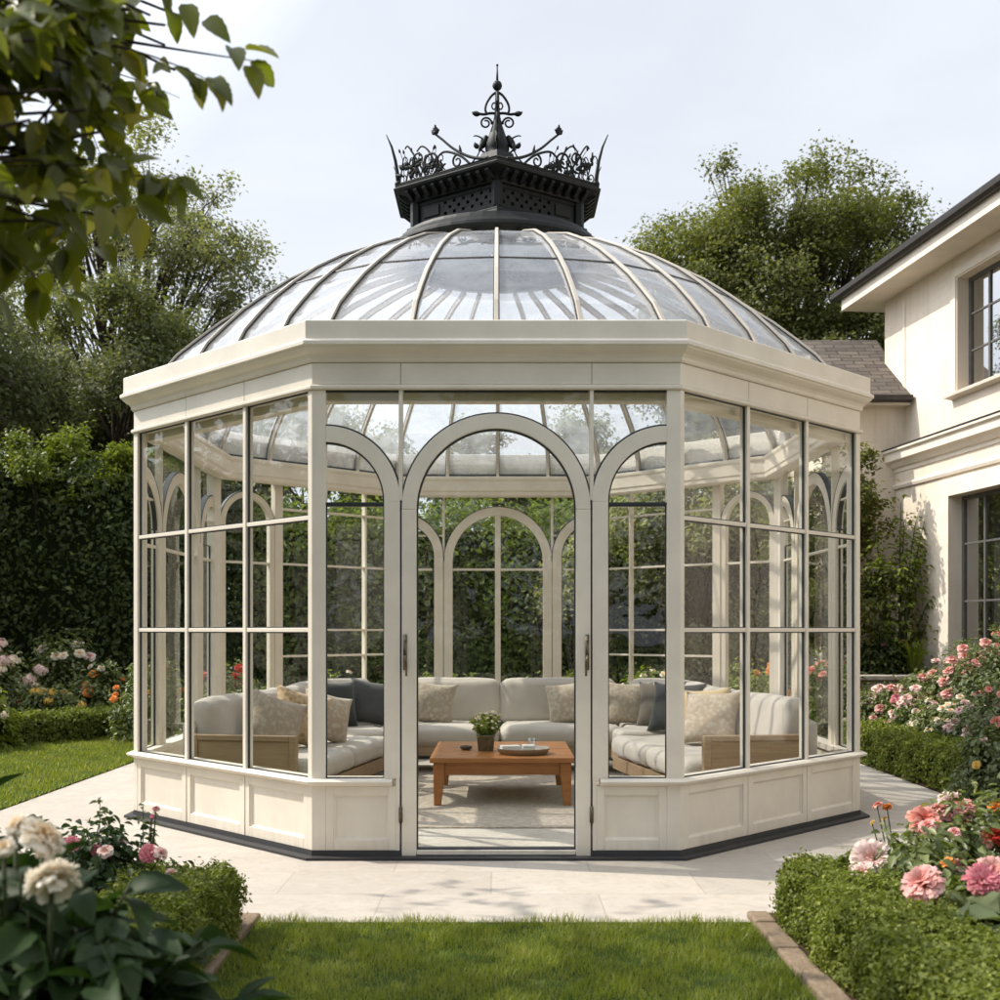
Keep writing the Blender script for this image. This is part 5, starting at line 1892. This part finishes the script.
# near tree whose branches hang into the top left of the view
NT = empty('overhanging_tree', (-5.0, 4.8, 0), 0, 'near tree whose leafy branches hang into the top left corner', 'tree')
rng = np.random.default_rng(91)
rnd = random.Random(91)
tb = MB()
trunk = [Vector((0, 0, 0)), Vector((0.1, 0.05, 1.2)), Vector((0.25, 0, 2.4)), Vector((0.45, -0.1, 3.6)), Vector((0.6, -0.1, 5.2)), Vector((0.7, 0, 7.0))]
tb.tube(trunk, [0.2, 0.16, 0.14, 0.12, 0.08, 0.03], 10)
base = Vector((-5.0, 4.8, 0))
LP, LT, LS = [], [], []


def twig(p0, p1, nleaf, r, ls, sag=0.06):
    p0, p1 = Vector(p0), Vector(p1)
    mid = p0.lerp(p1, 0.5) + Vector((rnd.gauss(0, .03), rnd.gauss(0, .03), sag)) * (p1 - p0).length * 1.5
    pts = bez(p0, mid, p1, 6)
    tb.tube(pts, [r * (1 - 0.8 * i / 6) for i in range(7)], 5)
    d = (p1 - p0).normalized()
    for i in range(nleaf):
        f = rnd.uniform(0.15, 1.0) * 5.999
        k = int(f)
        q = pts[k].lerp(pts[k + 1], f - k)
        s = Vector((rnd.gauss(0, 1), rnd.gauss(0, 1), rnd.gauss(-0.5, 0.6))).normalized()
        t = (d * 0.55 + s * 0.8 + Vector((0, 0, -0.35))).normalized()
        LP.append(q + s * 0.012); LT.append(t); LS.append(ls * rnd.uniform(0.65, 1.2))
    return pts


def spray(target, d_from, n, ls, r=0.014, spread=0.3):
    """a bough from the trunk to a target with side twigs near its end"""
    tgt = Vector(target) - base
    s = trunk[3].lerp(trunk[4], rnd.random()) if tgt.z > 3.0 else trunk[2].lerp(trunk[3], rnd.random())
    pts = twig(s, tgt, 6, r * 1.6, ls)
    for i in range(n):
        k = rnd.uniform(2.2, 5.9)
        q = pts[int(k)].lerp(pts[int(k) + 1], k - int(k))
        e = q + Vector((rnd.gauss(0.10, spread), rnd.gauss(0, spread), rnd.gauss(-0.10, spread * 0.7)))
        twig(q, e, 11, r * 0.35, ls)


# boughs aimed at points in the upper left part of the view, 2.6 to 4.3 m away
for (px, py, d, n) in ((40, 40, 3.0, 9), (95, 30, 3.4, 8), (140, 60, 3.6, 6), (30, 120, 2.8, 9), (70, 150, 3.3, 8), (20, 200, 2.9, 8), (95, 190, 3.4, 3), (60, 225, 3.2, 5), (130, 10, 3.2, 7), (165, 45, 3.7, 3),
                        (-60, 60, 3.2, 8), (-40, 160, 3.4, 8), (-90, 230, 3.0, 8), (70, -60, 3.4, 8), (-20, -90, 3.1, 8), (30, 85, 4.0, 7), (100, 100, 4.2, 5), (15, 385, 3.0, 3), (5, 420, 3.0, 2), (60, -10, 3.2, 9), (110, -15, 3.3, 8), (150, -20, 3.5, 7), (165, 25, 3.5, 6), (130, 45, 3.4, 6), (85, 20, 3.0, 8), (35, 40, 2.8, 9), (110, 130, 3.4, 5), (90, 160, 3.3, 5), (110, 90, 3.5, 6),
                        (15, 20, 2.6, 9), (60, 90, 2.9, 9), (40, 160, 3.0, 9), (5, 90, 2.7, 9), (45, 220, 3.0, 7), (85, 110, 3.1, 6), (10, 160, 2.6, 8), (70, 60, 3.6, 8), (110, 50, 3.3, 6), (150, 15, 3.5, 7), (120, 80, 3.8, 6), (175, 70, 3.9, 4), (190, 20, 3.8, 4), (30, 60, 3.3, 9), (90, 70, 3.2, 8), (60, 130, 3.4, 8), (60, 190, 3.5, 7), (30, 240, 3.4, 7), (100, 215, 3.6, 3), (25, 10, 3.0, 9), (55, 30, 3.3, 9), (30, 255, 3.3, 3)):
    spray(at(px, py, d), 0, int(n * 1.6), 0.105, spread=0.20)
# the loose twig with single leaves against the sky
tw = twig(at(120, 40, 3.7) - base, at(262, 62, 3.6) - base, 0, 0.006, 0.1, 0.02)
for (px, py, ax_, az_) in ((246, 50, 1.0, 0.05), (248, 66, 0.25, -1.0), (250, 62, 0.9, -0.75), (207, 80, 0.1, -1.0), (205, 20, 0.6, -1.0), (232, 48, 0.1, -0.6), (186, 4, 0.5, -1.0), (214, 78, 0.3, -0.9), (110, 165, 0.9, -0.8), (95, 225, 1.0, 0.1), (98, 248, 0.6, -1.0), (100, 145, 1, -.4), (75, 232, 0.2, -1)):
    LP.append(at(px, py, 3.6) - base); LT.append(Vector((ax_, rnd.gauss(0, .15), az_)).normalized()); LS.append(0.118 if px > 180 else 0.13)
# the rest of the crown, left of and above the view: shades the bed and the lawn
for _ in range(26):
    e = Vector((rnd.uniform(-5.9, -2.0), rnd.uniform(2.3, 6.1), rnd.uniform(3.7, 6.4)))
    e.x = min(e.x, -0.34 * e.y - 0.35 if e.z < EYE + 0.56 * e.y else e.x)
    spray(e, 0, 6, 0.115, spread=0.34)
for _ in range(34):
    e = Vector((rnd.uniform(-7.4, -2.6), rnd.uniform(4.4, 8.0), rnd.uniform(3.4, 6.2)))
    e.x = min(e.x, -0.5 * e.y - 0.2)
    spray(e, 0, 7, 0.12, spread=0.36)
tb.build('trunk', M['bark'], NT, True)
LP_, LT_, LS_ = np.array(LP), np.array(LT), np.array(LS)
Nn = np.tile([0.1, -0.75, 0.55], (len(LP_), 1))
V, F = scatter(L8, LP_, Nn, rng, LS_, LT_, 0.45)
link('crown', np_mesh('crown', V, F, True), M['branch_leaf'], NT)

# shrubs by the house
bush('shrub', 'airy light green shrub trained against the house wall', (5.55, 16.4, 0.84), (0.75, 0.40), 2.5, 2100, 0.08, M['lime_leaf'], [], 301, None, L4, 'shrub', 18)
bush('shrub', 'dark low shrub at the foot of the house wall', (5.25, 16.1, 0.84), (0.45, 0.22), 0.62, 2200, 0.07, M['tallhedge'], [(3, 'rose', 'fl_rose', 0.04)], 302, None, L4, 'shrub')

# strap-leaved plant
SP_ = empty('strap_leaf_plant', (5.62, 16.0, 0.84), 0, 'light green strap-leaved plant on top of the low stone wall', 'plant')
rng2 = np.random.default_rng(8)
b = MB()
for i in range(60):
    a = rng2.uniform(0, 2 * PI); r = rng2.uniform(0.12, 0.42); h = rng2.uniform(0.35, 0.7)
    pts = bez((0.03 * math.cos(a), 0.03 * math.sin(a), 0), (r * 0.35 * math.cos(a), r * 0.35 * math.sin(a), h), (r * math.cos(a), r * math.sin(a), h * 0.75), 6)
    sd = Vector((-math.sin(a), math.cos(a), 0))
    b.loft([[p - sd * w, p + sd * w] for p, w in zip(pts, (0.012, 0.017, 0.018, 0.016, 0.012, 0.008, 0.002))], False, False)
b.build('leaves', M['lime_leaf'], SP_, True)

# ==================================================================== FLOWER BORDERS
GR = 'flowering bushes of the right border'
rose = [
    ('salmon-pink rose bush, tallest at the right edge beside the french door', (5.43, 13.0), (0.6, 0.5), 1.5, 'fl_pink', 13, 0.058),
    ('salmon rose bush under the french door, left of the tallest bush', (5.25, 13.6), (0.55, 0.5), 1.2, 'fl_pink', 12, 0.056),
    ('loose bush with deep pink roses below the plain house wall', (5.16, 14.3), (0.55, 0.45), 1.0, 'fl_rose', 9, 0.052),
    ('pale pink rose bush just behind the bend of the low box hedge', (4.94, 12.0), (0.42, 0.45), 0.8, 'fl_pale', 13, 0.058),
    ('pink rose bush low in front of the stone wall', (4.93, 14.4), (0.45, 0.4), 0.82, 'fl_pink', 13, 0.058),
    ('pale blush rose bush nearest the pavilion corner, behind the hedge', (4.66, 14.6), (0.38, 0.35), 0.76, 'fl_pale', 10, 0.058),
    ('bush with few small yellowish blooms at the near end of the right border', (4.2, 9.9), (0.36, 0.4), 0.72, 'fl_yellow', 4, 0.035),
    ('white flowering bush low in the middle of the right border', (4.91, 13.0), (0.42, 0.4), 0.76, 'fl_white', 10, 0.045),
    ('coral rose bush against the house, behind the salmon one', (6.2, 14.6), (0.55, 0.5), 1.5, 'fl_coral', 10, 0.055),
    ('coral and pale rose bush at the right edge, in front of the tallest bush', (5.09, 11.8), (0.5, 0.45), 1.15, 'fl_coral', 9, 0.050),
    ('blush rose bush crowded between the stone wall and the box hedge', (4.84, 13.5), (0.45, 0.42), 0.8, 'fl_pale', 14, 0.055),
    ('salmon rose bush half hidden by the door surround of the house', (6.01, 15.0), (0.5, 0.45), 1.35, 'fl_pink', 10, 0.055),
    ('cream rose bush low behind the middle of the box hedge', (4.9, 12.5), (0.4, 0.4), 0.76, 'fl_white', 12, 0.046),
]
for i, (lab, p, rd_, h, pm, n, fr) in enumerate(rose):
    bush('rose_bush', lab, (p[0], p[1], 0.016), rd_, h, int(1700 + 1900 * h), 0.060, M['rose_leaf'] if i % 3 else M['grey_leaf'], [(int(n * 1.7), 'rose', pm, fr), (max(3, n // 3), 'rose', 'fl_pale', fr * 0.8)], 400 + i, GR)

GB = 'border plants behind the pavilion'
back = [
    ('yellow-green border plant seen through the left half of the arch', (-0.75, 15.9), (0.7, 0.4), 0.95, 'lime_leaf', None, 0),
    ('yellow-green border plant seen through the right half of the arch', (0.8, 16.0), (0.7, 0.4), 0.98, 'lime_leaf', None, 0),
    ('lime border plant with white flowers behind the left dark pillows', (-2.1, 15.7), (0.7, 0.4), 0.98, 'lime_leaf', 'fl_white', 5),
    ('red flowering bush seen through the left panes above the sofa', (-3.5, 15.3), (0.65, 0.5), 1.12, 'rose_leaf', 'fl_red', 9),
    ('orange flowering bush seen through the leftmost panes', (-4.7, 15.9), (0.6, 0.5), 1.05, 'rose_leaf', 'fl_orange', 8),
    ('lime border plant with pale flowers behind the taupe pillow', (2.1, 15.7), (0.7, 0.4), 1.0, 'lime_leaf', 'fl_white', 8),
    ('peach flowering bush seen through the right panes above the sofa', (3.2, 15.0), (0.6, 0.5), 1.2, 'lime_leaf', 'fl_orange', 11),
    ('coral flowering bush seen through the rightmost panes', (4.3, 15.3), (0.5, 0.4), 1.25, 'rose_leaf', 'fl_coral', 10),
]
for i, (lab, p, rd_, h, mt, pm, n) in enumerate(back):
    bush('border_plant', lab, (p[0], p[1], 0.0), rd_, h, 2400, 0.075, M[mt], [(n, 'rose', pm, 0.055)] if pm else [], 450 + i, GB, cat='plant')

GL = 'flowering plants of the left border'
left = [
    ('bush of mauve-white flower clusters at the left behind the low hedge', (-7.35, 16.9), (0.95, 0.7), 1.25, 'rose_leaf', [(20, 'cluster', 'fl_pale', 0.14), (8, 'cluster', 'fl_white', 0.12)]),
    ('tall loose bush with cream flowers rising above the white clusters', (-6.7, 18.0), (0.6, 0.5), 1.55, 'rose_leaf', [(7, 'rose', 'fl_white', 0.09), (3, 'rose', 'fl_pale', 0.09)]),
    ('yellow flowering plant with ragged heads behind the low left hedge', (-6.35, 16.6), (0.5, 0.35), 0.78, 'rose_leaf', [(7, 'cluster', 'fl_yellow', 0.09), (2, 'rose', 'fl_red', 0.06)]),
    ('orange flowering plant in the left border near the pavilion', (-5.9, 17.5), (0.55, 0.4), 1.0, 'rose_leaf', [(5, 'rose', 'fl_orange', 0.08), (2, 'rose', 'fl_white', 0.06)]),
    ('red flowering plant in the left border beside the pavilion corner', (-5.3, 18.0), (0.55, 0.4), 1.15, 'rose_leaf', [(5, 'rose', 'fl_red', 0.09), (2, 'rose', 'fl_coral', 0.06)]),
    ('yellow-tinged bush at the left edge in front of the low hedge', (-6.45, 14.6), (0.45, 0.45), 0.85, 'lime_leaf', [(4, 'cluster', 'fl_white', 0.09), (4, 'rose', 'fl_yellow', 0.05)]),
]
for i, (lab, p, rd_, h, mt, fl) in enumerate(left):
    bush('flowering_plant', lab, (p[0], p[1], 0.01), rd_, h, 2600, 0.085, M[mt], fl, 480 + i, GL, cat='plant')

# right foreground bed
GF = 'flowering plants in the front beds'
bush('peony_plant', 'bushy plant with a big pale pink bloom just behind the front box hedge', (2.02, 5.75, 0.012), (0.40, 0.36), 0.50, 1500, 0.062, M['rose_leaf'], [], 501, GF, cat='plant',
     fl_at=[(at(872, 858, 5.7), 'peony', 'fl_pale', 0.090), (at(892, 876, 5.75), 'peony', 'fl_pale', 0.07), (at(862, 872, 5.62), 'peony', 'fl_pale', 0.05)])
bush('peony_plant', 'plant with one round salmon bloom in the middle of the right front bed', (2.18, 5.35, 0.012), (0.36, 0.34), 0.42, 1400, 0.062, M['rose_leaf'], [(2, 'rose', 'fl_coral', 0.02)], 502, GF, cat='plant',
     fl_at=[(at(921, 882, 5.1), 'peony', 'fl_pink', 0.078), (at(946, 861, 5.5), 'rose', 'fl_orange', 0.033)])
bush('peony_plant', 'plant with a deep pink bloom at the right edge over the front hedge', (2.34, 5.25, 0.012), (0.38, 0.36), 0.46, 1500, 0.062, M['rose_leaf'], [(2, 'rose', 'fl_orange', 0.02)], 503, GF, cat='plant',
     fl_at=[(at(985, 879, 5.1), 'peony', 'fl_rose', 0.068), (at(992, 872, 5.15), 'peony', 'fl_pink', 0.07)])
bush('rose_bush', 'rose bush with clustered coral and pink blooms at the rear of the right front bed', (2.40, 6.10, 0.012), (0.50, 0.42), 0.62, 1900, 0.062, M['rose_leaf'], [(4, 'rose', 'fl_pink', 0.035)], 504, GF,
     fl_at=[(at(926, 818, 6.1), 'peony', 'fl_coral', 0.075), (at(938, 810, 6.2), 'peony', 'fl_pink', 0.07), (at(955, 803, 6.3), 'peony', 'fl_pale', 0.075), (at(966, 806, 6.25), 'peony', 'fl_pink', 0.06), (at(948, 820, 6.2), 'rose', 'fl_pale', 0.05)])
bush('rose_bush', 'loose rose bush with red and orange blooms at the right edge of the front bed', (2.75, 6.2, 0.012), (0.5, 0.42), 0.66, 1700, 0.062, M['rose_leaf'], [(3, 'rose', 'fl_orange', 0.035)], 505, GF,
     fl_at=[(at(996, 832, 6.0), 'rose', 'fl_red', 0.055), (at(986, 838, 6.0), 'rose', 'fl_coral', 0.045), (at(998, 806, 6.3), 'rose', 'fl_orange', 0.05)])
bush('rose_sprig', 'thin upright rose stem with small orange blooms beside the paving', (2.16, 6.2, 0.012), (0.13, 0.12), 0.55, 170, 0.05, M['lime_leaf'], [], 506, GF, cat='plant', stems=4,
     fl_at=[(at(877, 804, 6.4), 'rose', 'fl_coral', 0.028), (at(887, 806, 6.4), 'rose', 'fl_orange', 0.026), (at(884, 818, 6.4), 'rose', 'fl_yellow', 0.016), (at(872, 822, 6.35), 'rose', 'fl_yellow', 0.014)])
# big grey-green leaves low in the right bed
HS = empty('broad_leaf_plant', (2.08, 4.78, 0.18), 0, 'plant with broad grey-green leaves over the right front hedge', 'plant', GF)
rng3 = np.random.default_rng(12)
n = 26
ang = rng3.uniform(0, 2 * PI, n)
P = np.stack([0.05 * np.cos(ang), 0.05 * np.sin(ang), rng3.uniform(0.0, 0.16, n)], 1)
T = np.stack([np.cos(ang), np.sin(ang), rng3.uniform(-0.25, 0.35, n)], 1)
V, F = scatter(L8, P, np.tile([0, -0.2, 1.0], (n, 1)), rng3, rng3.uniform(0.20, 0.32, n), T, 0.2)
link('leaves', np_mesh('leaves', V, F, True), M['grey_leaf'], HS)
b = MB(); b.tube([(0, 0, -0.28), (0, 0, 0.1)], 0.012, 6); b.build('stem', M['stem'], HS, True)

# left foreground bed
PE = empty('peony_plant', (-1.22, 3.0, 0.012), 0, 'large dark-leaved peony with two white blooms nearest the viewer at the left', 'plant', GF)
rng4 = np.random.default_rng(14)
st = MB()
Pp, Tt, Ss = [], [], []
for i in range(95):
    a, q = rng4.uniform(0, 2 * PI), math.sqrt(rng4.uniform(0.02, 1))
    tip = Vector((0.66 * q * math.cos(a), 0.42 * q * math.sin(a), (1.02 - 0.46 * q * q) * rng4.uniform(0.55, 1.0)))
    pts = bez((tip.x * 0.2, tip.y * 0.2, 0), (tip.x * 0.5, tip.y * 0.5, tip.z * 0.8), tip, 5)
    st.tube(pts, [0.007, 0.006, 0.006, 0.005, 0.004, 0.003], 5)
    for _ in range(15):
        f = rng4.uniform(1.8, 4.99); k = int(f)
        a2 = rng4.uniform(0, 2 * PI)
        Pp.append(pts[k].lerp(pts[k + 1], f - k)); Tt.append((math.cos(a2) + tip.x, math.sin(a2) + tip.y, rng4.uniform(-0.3, 0.5))); Ss.append(rng4.uniform(0.09, 0.17))
heads = [(at(52, 876, 2.75), 'fl_white', 0.054), (at(46, 834, 2.85), 'fl_white', 0.050), (at(16, 824, 2.9), 'fl_white', 0.030), (at(4, 846, 2.8), 'fl_white', 0.022)]
for p, pm, fr in heads:
    q = p - PE.location
    st.tube(bez((q.x * 0.5, q.y * 0.5, 0.2), (q.x * 0.9, q.y * 0.9, q.z * 0.7), q - Vector((0, 0, 0.03)), 5), 0.006, 5)
st.build('stem', M['stem'], PE, True)
V, F = scatter(L8, np.array(Pp), np.tile([0, -0.15, 1.0], (len(Pp), 1)), rng4, np.array(Ss), np.array(Tt), 0.4)
link('leaves', np_mesh('leaves', V, F, True), M['peony_leaf'], PE)
for p, pm, fr in heads:
    link('flower', blossom('peony', pm), None, PE, p - PE.location, (R_(38), R_(8), rnd.uniform(0, 6)), fr)

bush('rose_bush', 'shaded rose bush with crimson and blush blooms behind the left front hedge', (-2.05, 5.75, 0.012), (0.55, 0.45), 0.56, 2300, 0.055, M['peony_leaf'], [(5, 'rose', 'fl_rose', 0.03), (3, 'rose', 'fl_pale', 0.03)], 511, GF,
     fl_at=[(at(150, 852, 5.6), 'rose', 'fl_rose', 0.045), (at(162, 852, 5.6), 'rose', 'fl_pale', 0.035), (at(105, 850, 5.5), 'rose', 'fl_pale', 0.035), (at(72, 843, 5.4), 'rose', 'fl_rose', 0.035)])
bush('rose_bush', 'rose bush with small pink blooms at the far left of the front bed', (-2.75, 5.5, 0.012), (0.5, 0.45), 0.66, 1900, 0.06, M['peony_leaf'], [(5, 'rose', 'fl_pink', 0.03), (3, 'rose', 'fl_white', 0.035)], 512, GF)
bush('rose_sprig', 'thin rose sprig with a pinkish bud standing up before the pavilion panels', (-1.82, 6.0, 0.012), (0.12, 0.1), 0.62, 130, 0.045, M['rose_leaf'], [], 513, GF, cat='plant', stems=4, fl_at=[(at(156, 808, 5.9), 'rose', 'fl_pink', 0.018), (at(152, 816, 5.9), 'rose', 'fl_rose', 0.012)])
bush('rose_sprig', 'thin leafy rose sprig against the pale paving at the left', (-2.05, 6.02, 0.012), (0.14, 0.1), 0.66, 150, 0.045, M['rose_leaf'], [], 514, GF, cat='plant', stems=4)
bush('leafy_plant', 'dark broad-leaved plant at the left edge above the white peonies', (-2.05, 4.25, 0.012), (0.35, 0.35), 0.98, 260, 0.16, M['peony_leaf'], [], 515, GF, cat='plant', tmpl=L8)
bush('leafy_plant', 'low dark leafy plant in the bottom left corner', (-1.15, 3.45, 0.012), (0.42, 0.3), 0.42, 420, 0.12, M['peony_leaf'], [], 516, GF, cat='plant', tmpl=L8)
